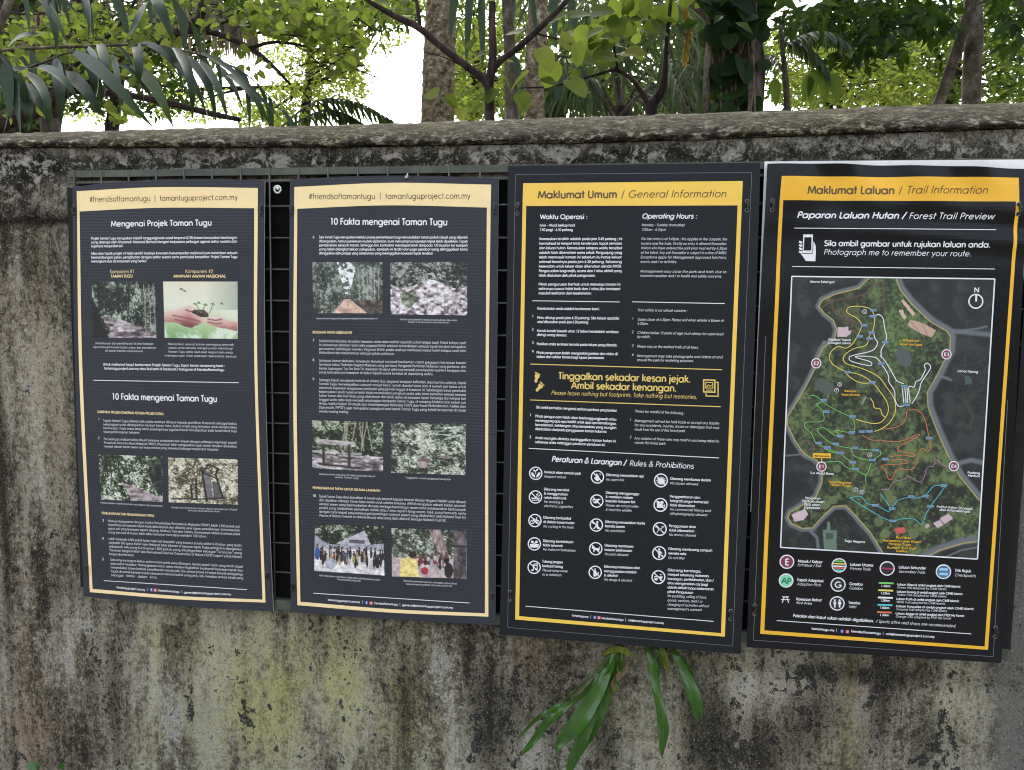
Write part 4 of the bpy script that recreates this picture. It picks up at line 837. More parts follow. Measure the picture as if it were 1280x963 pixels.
def board_three():
    bd = Board(-.062)
    root = empty('information_board', P(780, 806, bd.y), 'dark board headed Maklumat Umum with yellow border, opening hours and rows of round prohibition symbols', 'notice board', 'information boards tied in a row to the mesh')
    panel(bd, (634.7, 207.8), (950.5, 203.6), (925.6, 818), (624.2, 793.4), M_B3, root, lm=(631.5, 500), rm=(940.5, 500))
    border(bd, root, M_YEL, [(654, 229.3), (928.5, 226.5)], [(927.2, 257), (906, 796)], [(644, 774.5), (906, 796)], [(653.2, 257.8), (644, 774.5)],
           [(653.2, 257.8), (927.2, 257)], [(922, 257), (901.2, 791.6)], [(648.9, 770.3), (901.2, 791.6)], [(657.8, 257.7), (648.9, 770.3)])
    p = Print(bd); t = [(644.3, 218.4), (939.6, 215.8), (915.8, 807.6), (634.6, 784.4)]
    for a, c in zip(t, t[1:]+t[:1]): p.line(a, c, .6, 1)
    p.build('inset_line', M_GREYW, root)
    p = Print(bd); p.text('Maklumat Umum', (672.3, 248.2), (771.4, 247.6), 9.2, True); p.text('/', (776.4, 247.6), (780.6, 247.6), 9); p.text('General Information', (785, 247.4), (907.7, 246.8), 9, it=True); p.build('header_lettering', M_BROWN, root)
    p = Print(bd); p.text('Waktu Operasi :', (675.2, 274), (734.4, 274), 5.6, True); p.next(); p.text('Operating Hours :', (802.4, 273.4), (871, 273.4), 6, True, True)
    p.next(); p.text('Peraturan & Larangan /', (689.5, 577), (782.5, 582), 6.8, True, True); p.text('Rules & Prohibitions', (786.6, 582.3), (866.8, 586.2), 6.8, it=True, wt=.12); p.build_each('title_lettering', M_WHITE, root)
    p = Print(bd); C = 3.2
    p.text('Isnin - Ahad (setiap hari)', (674.7, 283.4), (718.8, 283.4), C, True); p.text('7.00 pagi - 6.30 petang', (674.7, 289), (716, 289), C, True)
    p.para(['Kemasukan terakhir adalah pada jam 5.45 petang ; ini', 'bermaksud ke tempat letak kenderaan, tapak semaian', 'dan laluan hutan. Kemasukan selepas waktu tersebut', 'adalah tidak dibenarkan sama sekali. Pengunjung yang', 'telah memasuki taman ini sebelum itu harus keluar', 'selewat-lewatnya pada jam 6.30 petang. Sebarang', 'kelewatan untuk keluar akan dikenakan denda RM50.', 'Pengecualian bagi majlis, acara dan / atau aktiviti yang', 'telah diluluskan oleh pihak pengurusan.'], (674.3, 300.3), (777.7, 300.3), 5.72, 744.5, C, True, drift=-.1)
    p.para(['Pihak pengurusan berhak untuk menutup taman ini', 'sekiranya cuaca tidak baik dan / atau jika terdapat', 'masalah kesihatan dan keselamatan.'], (673.3, 357), (775.4, 357.2), 5.6, 739.7, C, True)
    p.line((665.6, 376.2), (774.4, 377.7), .9)
    p.text('Monday - Sunday (everyday)', (802, 283), (855.6, 283), C, it=True); p.text('7.00am - 6.30pm', (802, 288.8), (832, 288.8), C, it=True)
    p.para(['The last entry is at 5.45pm ; this applies to the carpark, the', 'nursery and the trails. Strictly no entry is allowed thereafter.', 'Visitors who have entered the park prior must exit by 6.30pm', 'at the latest. Any exit thereafter is subject to a fine of RM50.', 'Exceptions apply for Management approved functions,', 'events, and / or activities.'], (801.2, 300.3), (908.6, 300.8), 5.72, 846, C, it=True, drift=-.15)
    p.para(['Management may close the park and trails due to', 'inclement weather and / or health and safety concerns.'], (800.2, 340.8), (907.7, 341.7), 5.6, 902, C, it=True)
    p.line((790, 377.5), (905.9, 379.7), .9)
    p.text('Keselamatan anda adalah keutamaan kami :', (671.7, 387.2), (750, 388), C, True)
    for n, y in (('1', 397), ('2', 413.5), ('3', 430), ('4', 440.8)): p.text(n, (665, y), (667, y), C, True)
    p.para(['Pintu ditutup pada jam 6.30 petang. Sila keluar apabila', 'wisel dibunyikan pada jam 6.20 petang.'], (671.7, 398.8), (773.8, 399.6), 5.2, 735.8, C, True); p.para(['Kanak-kanak bawah umur 12 tahun hendaklah sentiasa', 'diiringi orang dewasa.'], (671.3, 415), (773, 416.6), 5.1, 708.8, C, True)
    p.text('Pastikan anda sentiasa berada pada laluan yang ditanda.', (671, 431.5), (771.4, 433.2), C, True); p.para(['Pihak pengurusan boleh mengambil gambar dan video di', 'dalam dan sekitar taman bagi tujuan pemasaran.'], (670.8, 442.4), (772, 444.2), 5.1, 755.5, C, True)
    p.text('Your safety is our utmost concern :', (797, 389.2), (859, 390.2), C, it=True)
    for n, y in (('1', 400), ('2', 416.8), ('3', 433.5), ('4', 445.2)): p.text(n, (789.5, y), (791.6, y), C, it=True)
    p.para(['Gates close at 6.30pm. Please exit when whistle is blown at', '6.20pm.'], (796.8, 401), (904.4, 402.5), 5, 810.4, C, it=True); p.para(['Children below 12 years of age must always be supervised', 'by adults.'], (796.5, 417.4), (904, 419.4), 5, 813, C, it=True)
    p.text('Please stay on the marked trails at all times.', (796.2, 434.6), (873, 436.1), C, it=True); p.para(['Management may take photographs and videos at and', 'around the park for marketing purposes.'], (796, 446.5), (903, 448.2), 5.1, 867, C, it=True)
    p.text('Sila ambil perhatian mengenai perkara-perkara yang berikut.', (670, 510.6), (771.4, 515), C, True)
    for n, y in (('1', 520.5), ('2', 547.8)): p.text(n, (662, y), (664, y), C, True)
    p.para(['Pihak pengurusan tidak akan bertanggungjawab atau', 'menanggung apa-apa liabiliti untuk apa-apa kemalangan,', 'kecederaan, kehilangan atau kerosakan yang mungkin', 'disebabkan daripada penggunaan taman hutan ini.'], (669.2, 521.8), (770.4, 525.9), 5.3, 758.6, C, True)
    p.para(['Anda mungkin diminta meninggalkan taman hutan ini', 'sekiranya anda melanggar peraturan-peraturan ini.'], (669, 548.8), (770, 553.2), 5.2, 756.6, C, True)
    p.text('Please be mindful of the following :', (793.5, 515.5), (855.7, 518.3), C, it=True)
    for n, y in (('1', 526), ('2', 548)): p.text(n, (787, y), (789, y), C, it=True)
    p.para(['Management will not be held liable or accept any liability', 'for any accidents, injuries, losses or damages that may', 'result from the use of this forest park.'], (793, 527.5), (898.7, 531), 5.4, 856.7, C, it=True)
    p.para(['Any violation of these rules may result in you being asked to', 'vacate this forest park.'], (793, 549.4), (898.5, 553.3), 5.3, 832.3, C, it=True)
    p.line((661, 560.6), (898.7, 572.6), .9)
    B = lambda t, x0, y, x1: p.text(t, (x0, y), (x1, y+(x1-x0)*.042), 3.1, True)
    I = lambda t, x0, y, x1: p.text(t, (x0, y), (x1, y+(x1-x0)*.042), 3.1, it=True)
    for L in ((680.4, [('B', 'Hormati alam semula jadi', 591.6, 725.8), ('I', 'Respect nature', 597, 707.3)]), (680, [('B', 'Dilarang merokok', 613, 711.6), ('B', '& menggunakan', 618.3, 709.5), ('B', 'rokok elektronik', 623.4, 708), ('I', 'No smoking &', 628.6, 703.5), ('I', 'electronic cigarettes', 633.8, 716)]),
              (679.3, [('B', 'Dilarang berbasikal', 648.3, 713.8), ('B', 'di dalam taman hutan', 653.7, 718), ('I', 'No cycling in the trails', 659.3, 717)]), (678.8, [('B', 'Dilarang berkelakuan', 677.6, 716.7), ('B', 'tidak senonoh', 682.8, 703.5), ('I', 'No indecent behaviour', 688, 719.6)]),
              (678, [('B', 'Tolong jangan', 703.3, 703.5), ('B', 'berbuat bising', 708.8, 703.5), ('I', 'Please keep noise', 714.2, 709.5), ('I', 'to a minimum', 719.5, 701.6)]),
              (757.6, [('B', 'Dilarang menyalakan api', 595, 804.6), ('I', 'No open fire', 600.8, 780)]), (757.1, [('B', 'Dilarang mengganggu', 617.3, 799), ('B', '& memberi makan', 622.4, 791), ('B', 'kepada hidupan liar', 627.6, 794.3), ('I', 'Please do not provoke', 633, 797.7), ('I', '& feed the wildlife', 638.5, 789.5)]),
              (756.4, [('B', 'Dilarang merosakkan harta', 653.7, 806.3), ('B', 'benda awam', 659, 781), ('I', 'No vandalism', 664.5, 780.7)]), (755.8, [('B', 'Dilarang membawa', 683.2, 791.7), ('B', 'haiwan peliharaan', 688.6, 790), ('I', 'No pets allowed', 694, 785)]),
              (755.2, [('B', 'Dilarang membawa dan', 709.6, 800), ('B', 'menggunakan dadah', 715.2, 795.6), ('B', '& alkohol', 720.5, 772), ('I', 'No drugs & alcohol', 725.8, 789.6)]),
              (837.7, [('B', 'Dilarang membawa durian', 599.8, 888.4), ('I', 'No durian allowed', 605.4, 872.3)]), (837.3, [('B', 'Penggambaran dan', 622, 875.4), ('B', 'fotografi pegun komersial', 627.4, 885.3), ('B', 'tidak dibenarkan', 632.8, 868.7), ('I', 'No commercial filming and', 638, 888.2), ('I', 'still photography allowed', 643.4, 883.7)]),
              (836.3, [('B', 'Penggunaan dron', 658.8, 869.8), ('B', 'tidak dibenarkan', 664.2, 868), ('I', 'No drones allowed', 669.6, 869.6)]), (835.4, [('B', 'Dilarang membuang sampah', 687.4, 890.3), ('B', 'merata-rata', 693, 857.7), ('I', 'Do not litter', 698.6, 855.7)]),
              (834.6, [('B', 'Dilarang berniaga,', 714, 876.4), ('B', 'menjual sebarang makanan,', 719.4, 886.6), ('B', 'barangan, perkhidmatan, dan /', 724.8, 892), ('B', 'atau mengenakan caj bagi', 730.2, 884.7), ('B', 'aktiviti-aktiviti tanpa kebenaran', 735.6, 892), ('B', 'pihak Pengurusan', 741, 866.4), ('I', 'No peddling, selling of food,', 746.3, 883), ('I', 'goods, services, and / or', 751.6, 878), ('I', 'charging of activities without', 757, 886), ('I', "management's consent", 762.2, 877)])):
        for i, (k, t, y, x1) in enumerate(L[1]): (B if k == 'B' else I)(t, L[0]-.05*i, y, x1)
    p.line((657, 757.8), (892, 776.8), .9)
    p.text('tamantugu.my', (714.8, 770.4), (735.5, 772.4), 2.6, True); p.text('|', (738, 773), (739, 773), 3.5); p.text('friendsoftamantugu', (751.8, 773.8), (779.3, 776.1), 2.6, True); p.text('|', (781.3, 776.6), (782.3, 776.6), 3.5); p.text('ask@tamantuguproject.com.my', (785, 776.4), (829.7, 780.2), 2.6, True)
    social(p, 743.4, 748.7, 771.7, 772.2)
    p.build('body_text', [M_WHITE, M_BLUE, M_RED], root)
    p = Print(bd)
    p.line((663, 455.3), (902.4, 462.4), 1.1); p.build('rule_line', M_GOLD, root); p = Print(bd); p.line((662.5, 500.1), (901, 508.6), 1.1); p.build('rule_line', M_GOLD, root); p = Print(bd)
    p.text('Tinggalkan sekadar kesan jejak.', (698, 474), (863, 478.3), 8.4, True); p.next(); p.text('Ambil sekadar kenangan.', (714, 485.8), (845.5, 489.6), 8.4, True); p.next(); p.text('Please leave nothing but footprints. Take nothing but memories.', (689, 493.6), (871, 499), 5.2, it=True)
    p.build_each('slogan_lettering', M_GOLD, root)
    for (x, y, a, sgn) in ((671, 472.5, 12, 1), (674.2, 484.6, 38, -1)):      # footprints
        p = Print(bd); ca, sa = math.cos(R(a)), math.sin(R(a)); q = lambda u, v: (x+u*ca-v*sa, y+u*sa+v*ca)
        p.poly([q(*t) for t in [(-2.6, -4.2), (2.8, -4.6), (3.2, -1.5), (1.4, 1.2), (1.8, 4.2), (.8, 6), (-1.2, 6), (-2.2, 3.6), (-1.6, .6), (-3.2, -1.8)]], 3)
        for i in range(5): p.ell(q(-2.8+i*1.45, -6+.25*i*(1 if sgn > 0 else .2)), .85-.06*i, 1.1-.1*i, 3, 0, 9)
        p.build('footprint_symbol', M_GOLD, root)
    p = Print(bd); q = lambda u, v: (888.5+u, 485.3+v+u*.03)
    p.rib([q(*t) for t in ((-9, -10), (5, -10), (5, 5), (-9, 5))], 1.6, 3, closed=True); p.rib([q(*t) for t in ((6.5, -7.5), (9, -7.5), (9, 10), (-6, 10), (-6, 6.5))], 1.3, 3); p.rib([q(*t) for t in ((-6.5, -7), (2.5, -7), (2.5, 0), (-6.5, 0))], .9, 3, closed=True); p.rib([q(*t) for t in ((-6, -.5), (-3, -4), (-1, -2), (2, -4.5))], .9, 3); p.rib([q(-6, 2.6), q(2, 2.6)], .9, 3)
    p.build('photo_stack_symbol', M_GOLD, root)
    ks = ['nature', 'smoke', 'bike', 'couple', 'noise', 'fire', 'feed', 'vandal', 'pet', 'alcohol', 'durian', 'film', 'drone', 'litter', 'hawk']
    cs = [(669.7, 591.8), (669.4, 621.3), (668.7, 650.8), (668, 680), (667.7, 709.2), (746.8, 596.4), (746, 626.4), (745.4, 656.4), (744.7, 686), (744, 715.5), (826.2, 600.7), (825.6, 631.2), (824.7, 661.3), (823.9, 691.4), (823, 721.5)]
    for i, (k, c) in enumerate(zip(ks, cs)): symbol(bd, root, c, 8.5 if i < 10 else 8.9, k)
    ties(bd, root, [(646.8, 261.5), (933.5, 257.5), (637, 745), (913, 769)], True)
board_three()

# ------------------------------------------------------------------ board 4: wrinkled vinyl with the trail map
def warp4(x, z):
    c = P(975, 215, -.056); e = P(1275, 215, -.056); s = (x-c.x)/(e.x-c.x); d = (c.z-z)
    top = math.exp(-max(d, -.02)/.06); mid = math.exp(-((d-.11-.03*s)/.05)**2)
    w = .0042*top*math.sin(s*11+d*16)+.0035*top*math.sin(s*23-d*30+1.2)
    w += .0028*mid*math.sin((d-.10-.05*s)*75)*min(1, max(0, s*1.2+.1))
    w += .0022*math.exp(-((s-.02)/.10)**2)*math.sin(d*26)*math.exp(-d/.5)
    return w*1.1+.002
MAPQ = [(989.3, 345.8), (1242.6, 349), (1221, 698.6), (975.4, 684)]
WEST = [(1084.7, 346), (1072, 358.7), (1042.3, 366), (1026, 373.6), (1021, 383.6), (1028.6, 393.6), (1039.8, 402.3), (1043.5, 412.3), (1041, 422.2), (1026, 434.7), (1020, 447), (1019.5, 453.5), (1006, 480.5), (994, 501), (982.4, 519.6), (981.8, 531.8), (991, 550.7), (1000.6, 565.5), (1005, 570), (1019.4, 577.4), (1026, 589), (1024.5, 603.6), (1018, 619.6), (999, 631), (986, 638.5), (982.4, 647), (987.4, 656), (1002, 662.5), (1016.5, 661.8), (1028, 648.7), (1042.7, 634.9), (1055.8, 634), (1066, 644.3), (1086.3, 667.6), (1102, 693)]
EAST = [(1122.4, 346), (1127.4, 360), (1141, 377.4), (1164.8, 399.8), (1186, 412), (1191, 421), (1189.7, 439.7), (1182, 454.6), (1173, 472.4), (1162, 491.3), (1162.8, 507.5), (1173, 534.5), (1186.4, 565.5), (1201.8, 593.4), (1226, 623)]
SOUTH = [(1150, 697), (1172.7, 685), (1201.8, 676.3), (1224, 673)]
def paint_map(p):
    x, y = p.u, p.v; rn = random.Random(11)
    n = fbm(x/15, y/15, 3, 5); n = (n-.5)*1.5+.5; n2 = fbm(x/3, y/3, 9, 3); n2 = (n2-.5)*1.5+.5
    p.c = cramp(n, [(.3, (22, 27, 30)), (.6, (33, 38, 40)), (.75, (48, 55, 54))])
    for q, c in (([(1195, 420), (1240, 440), (1232, 560), (1185, 520), (1190, 460)], (46, 56, 50)), ([(1020, 690), (1035, 650), (1050, 640), (1062, 660), (1060, 690)], (50, 66, 54))):
        p.fill(inpoly(x, y, q)*np.clip((n2-.35)*2.2, 0, .9), c)
    p.line([(1205, 500), (1216, 520), (1212, 534), (1198, 530)], 2, (56, 64, 60)); p.poly([(1205, 470), (1213, 471), (1215, 480), (1206, 481)], (70, 92, 86))
    park = WEST+[(1104, 695), (1148, 699), (1172, 686), (1202, 677), (1226, 674)]+EAST[::-1]
    m = inpoly(x, y, park)
    g = cramp(n*.6+n2*.4, [(.25, (24, 30, 22)), (.42, (42, 50, 34)), (.55, (70, 88, 52)), (.72, (108, 126, 76))])
    p.fill(m, g)
    p.fill(m*np.exp(-(((x-1125)/24)**2+((y-410)/60)**2))*.8, cramp(n2, [(.3, (66, 92, 46)), (.7, (110, 142, 76))]))
    p.fill(m*np.exp(-(((x-1060)/26)**2+((y-395)/26)**2))*.5, (76, 66, 52)); p.fill(m*np.exp(-(((x-1050)/40)**2+((y-560)/20)**2))*.45, (86, 74, 58))
    p.fill(m*np.exp(-(((x-1105)/12)**2+((y-520)/30)**2))*.6, (40, 36, 30)); p.fill(m*np.exp(-(((x-1090)/14)**2+((y-440)/40)**2))*.5, (34, 38, 30))
    for i in range(620):
        cx, cy = rn.uniform(985, 1225), rn.uniform(350, 695); r = rn.choice([1, 1.3, 1.6, 2, 2.4, 3])
        if not inpoly(np.array([[cx]]), np.array([[cy]]), park)[0, 0]: continue
        k = rn.uniform(.7, 1.35); p.fill(m*(((x-cx+.8)/r)**2+((y-cy+.8)/r)**2 < 1)*.6, (24, 30, 22)); p.fill(m*(((x-cx)/r)**2+((y-cy)/r)**2 < 1)*.7, (84*k, 100*k, 68*k))
    for cx, cy, r in ((1046, 586, 5), (1041, 625, 5.5), (1031, 631, 6), (1048, 620, 3), (1110, 616, 5), (1114, 626, 7), (1106, 667, 6), (1141, 667, 6.5), (1098, 652, 6), (1124, 591, 4.5)): p.fill((((x-cx)/r)**2+((y-cy)/r)**2 < 1)*.85, (112, 128, 84))
    p.poly([(1018, 476), (1026, 472), (1042, 480), (1042, 490), (1033, 494), (1019, 486)], (84, 92, 84)); p.poly([(1118, 442), (1126, 432), (1136, 440), (1140, 452), (1132, 460), (1124, 456)], (88, 94, 92)); p.poly([(1076, 504), (1081, 495), (1083, 496), (1078, 506)], (140, 150, 140))
    for L, w in ((WEST, 2.3), (EAST, 3.6), (SOUTH, 4.5), ([(1189, 414), (1212, 416), (1240, 419)], 3), ([(1196, 414), (1222, 411), (1233, 408)], 1.2), ([(1199, 579), (1213.4, 575), (1230, 579)], 3.2), ([(1175, 470), (1188, 475)], 1.8), ([(1013, 664), (1021, 672), (1023, 690)], 2), ([(980, 570), (1000, 568)], 1), ([(1020, 450), (1026, 436), (1030, 428)], 2.4), ([(1180, 697), (1200, 688), (1226, 683)], 1)): p.line(L, w, (110, 116, 122))
    for L, o in ((WEST, 2.2), (EAST, -3.4), (SOUTH, -3)):
        a = np.array(L); d = np.gradient(a, axis=0); d /= np.linalg.norm(d, axis=1)[:, None]; q = a+np.stack([d[:, 1], -d[:, 0]], 1)*o
        p.line([tuple(t) for t in q], .65, (196, 178, 104))
    p.line([(1028, 384), (1040, 376), (1070, 371), (1086, 366), (1094, 355), (1102, 354), (1106, 362), (1102, 376), (1094, 384)], 1, (96, 74, 64)); p.line([(1040, 376), (1040, 385), (1050, 394), (1060, 400), (1074, 405)], 1, (104, 80, 66))
    p.line([(1003, 555), (1008, 551), (1018, 558), (1010, 564)], .8, (110, 80, 80))
    for q, c in (([(1047, 409), (1060, 409), (1060, 414), (1064, 413), (1063, 417), (1058, 421), (1046, 421)], (216, 192, 196)), ([(1125.5, 376.5), (1129, 374.5), (1144, 392.5), (1140.5, 395.5)], (216, 186, 160)), ([(1134, 407), (1137, 400), (1146, 402), (1155, 405), (1169, 413), (1164, 422), (1150, 417)], (206, 172, 150)), ([(1123, 388), (1128, 387), (1130, 393), (1133, 397), (1130, 400), (1127, 396)], (220, 188, 168)),
                 ([(989, 643), (1006, 636), (1010, 643), (1004, 650), (993, 652)], (222, 196, 200)), ([(1166, 654), (1176, 649), (1179, 656), (1171, 660)], (214, 192, 196)), ([(1174, 648), (1185, 642), (1191, 648), (1180, 655)], (214, 192, 196)), ([(1156, 656), (1160, 654), (1162, 658), (1157, 661)], (196, 178, 178)), ([(1118, 660), (1130, 659), (1132, 666), (1119, 667)], (222, 92, 92)),
                 ([(1028, 662), (1046, 663), (1045, 690), (1030, 689)], (104, 132, 112)), ([(1032, 666), (1041, 666), (1041, 674), (1032, 674)], (60, 84, 80)), ([(1034, 652), (1037, 652), (1038, 662), (1033, 662)], (110, 136, 118))): p.poly(q, c)
    p.line([(1138, 402), (1150, 417)], .5, (150, 120, 104)); p.line([(1152, 405), (1160, 421)], .5, (150, 120, 104)); p.line([(1174, 649), (1180, 656)], .6, (120, 104, 104))

def conv(c, L):
    ox, oy, s = {1: (980, 340, .1246), 2: (1100, 340, .1246), 3: (975, 440, .135), 4: (1100, 440, .135), 5: (970, 560, .1454), 6: (1100, 560, .1454)}[c]
    return [(ox+a*s, oy+b*s) for a, b in L]
def board_four():
    bd = Board(-.063, warp4)
    root = empty('information_board', P(1090, 818, bd.y), 'wrinkled black vinyl board headed Maklumat Laluan, with a coloured trail map and amber border', 'notice board', 'information boards tied in a row to the mesh')
    panel(Board(-.0505), (955.8, 202), (1290, 199.5), (1258, 640), (938, 640), M_BANNER, root, 'vinyl_backing', th=.001, nx=30, ny=30)
    panel(bd, (959.5, 204.8), (1286, 211), (1251, 828.6), (933.5, 808.8), M_B4, root, tm=(1110, 206.5), lm=(944, 510), rm=(1269, 520), th=.002, nx=130, ny=150, mats=M_B4)
    border(bd, root, M_ORA, [(976.5, 220.8), (1060, 221.3), (1160, 221.6), (1274.5, 222)], [(1273.6, 252.3), (1234.4, 812)], [(950, 792), (1234.4, 812)], [(974, 250.8), (950, 792)],
           [(974, 250.8), (1060, 251.2), (1160, 251.8), (1273.6, 252.3)], [(1269.2, 252.3), (1230.2, 807.8)], [(955.2, 787.7), (1230.2, 807.8)], [(978.6, 250.8), (955.2, 787.7)])
    p = Print(bd); t = [(938.5, 795), (935, 803), (1241, 823), (1243, 815)]
    p.line((957, 420), (941.5, 800), .6, 1, n=30); p.line((941.5, 800), (1241, 820.5), .6, 1, n=30); p.line((1241, 820.5), (1259, 500), .6, 1, n=30); p.build('inset_line', M_GREYW, root)
    p = Print(bd); p.text('Maklumat Laluan', (1008.5, 242.6), (1118, 242.8), 9.5, True); p.text('/', (1122.8, 243), (1127.5, 243), 9.4); p.text('Trail Information', (1132, 242.5), (1234, 242.4), 9.4, it=True); p.build('header_lettering', M_BROWN, root)
    p = Print(bd); p.text('Paparan Laluan Hutan /', (995.6, 272.8), (1131.5, 273.5), 7.6, True, True); p.text('Forest Trail Preview', (1135.6, 273.8), (1242, 274.4), 7.6, it=True, wt=.125)
    p.next(); p.text('Sila ambil gambar untuk rujukan laluan anda.', (1029.8, 307.7), (1236.8, 309.8), 6.8, True); p.next(); p.text('Photograph me to remember your route.', (1029, 318.6), (1213, 320.8), 6.8, it=True); p.build_each('title_lettering', M_WHITE, root)
    p = Print(bd)
    p.line((992.3, 285.5), (1245, 287.4), .8, n=40); p.build('rule_line', M_WHITE, root); p = Print(bd); p.line((989.6, 333.4), (1243, 336.6), .8, n=40); p.build('rule_line', M_WHITE, root)
    p = Print(bd)
    for a, c in zip(MAPQ, MAPQ[1:]+MAPQ[:1]): p.line(a, c, 1.5, 3, n=40)
    p.build('map_frame', M_WHITE, root); p = Print(bd)
    p.ring((1219, 376.9), 8.6, 1.5, 3); p.rib([(1219.4, 369), (1219.2, 377.2)], 2, 4); p.text('N', (1216.6, 365.8), (1223, 365.9), 6.2, True, layer=3); p.build('compass_symbol', M_WHITE, root); p = Print(bd)
    W = [('Istana Selangor', 1011.8, 353.6, 1043, 354.2), ('Pejabat Tapak', 1035, 426, 1063, 426.4), ('Changkat Laman', 1034, 430, 1063, 430.4), ('Lanai Kijang', 1196, 465, 1221.5, 466.3), ('Padang', 1208.4, 591.6, 1224, 592.6), ('Merbok', 1208.8, 595.4, 1224, 596.4), ('Tugu Negara', 1055, 676.8, 1080.5, 678.4), ('Tun Abdul Ilham', 1012, 592.2, 1041.5, 593.4), ('Perumahan', 1006, 623.4, 1025, 624.2), ('Pertubuhan', 1001.6, 627.2, 1030, 628.4), ('ISIS dan', 1004.5, 631.4, 1025, 632.4), ('Diplomatik', 1004.5, 635.4, 1025, 636.2), ('Institut Kajian Strategik', 1170, 634, 1214.5, 637.2), ('dan Antarabangsa', 1173.5, 638, 1212, 640.6)]
    for t, a, b, c, d in W: p.next(); p.text(t, (a, b), (c, d), 2.7, True, layer=5)
    p.build_each('map_caption_lettering', M_WHITE, root)
    # phone held up in a hand
    p = Print(bd); c = (1008.8, 309.5); T = lambda L: [(c[0]+a, c[1]+b) for a, b in L]
    p.poly(T([(-5, -16), (7, -16), (6.3, 7), (-6, 7)]), 3, 0); p.poly(T([(-3.6, -12.6), (5.4, -12.6), (4.8, 4), (-4.4, 4)]), 4, 1)
    p.poly(T([(7.8, -8), (10.5, -2), (10.6, 6), (10, 17.5), (-2, 17), (-5.4, 11.5), (-8.4, 8), (6.6, 8), (7.4, 4)]), 3, 0)
    for k in range(4): p.rib(T([(-10.2, -7.2+k*4.1), (-6.6, -5.6+k*4.1)]), 2.4, 3, 0)
    p.build('phone_symbol', [M_WHITE, M_B4], root)
    sheet(bd, root, 'trail_map', MAPQ, paint_map, 300, 400, px=True, label='printed aerial map of the park with grey roads')
    col = {'yellow': plain('yellow_trail', (.72, .60, .10), .5, .03), 'white': M_WHITE, 'green': plain('green_trail', (.16, .55, .12), .5, .03), 'orange': plain('orange_trail', (.66, .16, .08), .5, .03), 'blue': plain('blue_trail', (.07, .50, .58), .5, .03), 'purple': plain('purple_trail', (.40, .20, .34), .5, .03)}
    TR = {
     'yellow': [conv(1, [(880, 385), (840, 362), (740, 345), (650, 355), (625, 395), (660, 430), (720, 460), (775, 530), (745, 620), (690, 715), (620, 765), (540, 750), (470, 800), (450, 860), (480, 920)])+conv(3, [(500, 125), (600, 180), (720, 205), (800, 245), (860, 290), (940, 390), (985, 460), (1000, 540), (970, 610), (920, 655), (840, 660), (700, 625)]), conv(3, [(600, 190), (660, 245), (740, 285), (835, 290)]),
                conv(1, [(880, 385), (905, 470), (890, 580), (850, 650), (820, 735), (700, 770), (620, 820), (590, 870), (620, 920)])+conv(3, [(730, 145), (830, 185), (920, 240), (985, 330)])+conv(4, [(90, 370), (135, 460), (135, 560), (80, 660), (0, 715)])+conv(3, [(870, 735)]), conv(3, [(830, 425), (860, 470), (870, 515), (925, 530), (940, 575), (970, 605)])],
     'white': [conv(1, [(900, 440), (950, 430), (990, 470), (1005, 560), (1025, 650), (1010, 710), (970, 790), (975, 860)])+conv(4, [(0, 30), (60, 110), (130, 230), (155, 270), (215, 295)]), conv(1, [(890, 600), (910, 670), (935, 715), (880, 790), (700, 835), (650, 860), (680, 900), (850, 940), (875, 915), (830, 890), (720, 860), (740, 845), (900, 855), (950, 890)])+conv(4, [(10, 110), (70, 210), (80, 280), (130, 360), (135, 440), (165, 500), (215, 500)]),
               conv(4, [(265, 400), (265, 320), (310, 325), (330, 275), (370, 255), (415, 165), (405, 125), (435, 105), (465, 140), (440, 190), (380, 280), (360, 350), (330, 420), (290, 480)]), conv(4, [(202, 330), (216, 470)]), conv(4, [(226, 330), (238, 470)]), conv(4, [(246, 330), (252, 470)]), conv(4, [(268, 400), (276, 470)])],
     'green': [conv(3, [(280, 400), (330, 410), (380, 450), (430, 490), (560, 560), (660, 610), (690, 680), (680, 740)]), conv(3, [(400, 450), (380, 470), (335, 485), (390, 550), (395, 640), (250, 650), (225, 690), (290, 760), (330, 840), (400, 880), (450, 920), (540, 940)]), conv(3, [(680, 750), (600, 740), (510, 725), (545, 770), (490, 765), (420, 710), (380, 700), (345, 735), (480, 850), (650, 890), (870, 910), (930, 930), (920, 960)]),
               conv(5, [(640, 0), (660, 60), (740, 95), (820, 100), (890, 60), (895, 20)]), conv(5, [(450, 15), (540, 45), (640, 120), (680, 180), (770, 225), (815, 130)]), conv(5, [(410, 122), (540, 115), (600, 165), (670, 182)]), conv(5, [(770, 225), (765, 290)])],
     'orange': [conv(4, [(10, 715), (150, 695), (230, 630), (245, 550), (300, 530), (370, 560), (410, 620), (440, 750), (465, 880), (430, 920), (385, 890), (350, 940)])+conv(6, [(320, 100), (265, 185), (150, 180), (100, 265), (65, 260), (45, 190), (10, 150), (200, 135), (240, 120), (190, 100), (70, 105)]), conv(6, [(80, 75), (200, 60), (270, 75), (290, 50), (160, 25)])+conv(4, [(180, 870), (350, 780), (340, 765), (210, 820), (90, 830), (0, 815)])+conv(3, [(850, 815), (760, 770)])],
     'blue': [conv(5, [(890, 390), (955, 475)])+conv(6, [(90, 520), (150, 450), (240, 425), (310, 430), (390, 400), (460, 325), (550, 325), (540, 350), (430, 500), (390, 570), (350, 655), (290, 610), (170, 610), (110, 630), (0, 590)])+conv(5, [(880, 580), (650, 440), (650, 425), (720, 415), (790, 480), (850, 490), (950, 540)])+conv(6, [(70, 545), (100, 520)])],
     'purple': [conv(6, [(580, 160), (530, 145), (475, 100), (455, 155), (400, 170), (370, 260), (330, 290), (245, 245), (200, 270), (120, 290), (65, 355), (0, 355)])]}
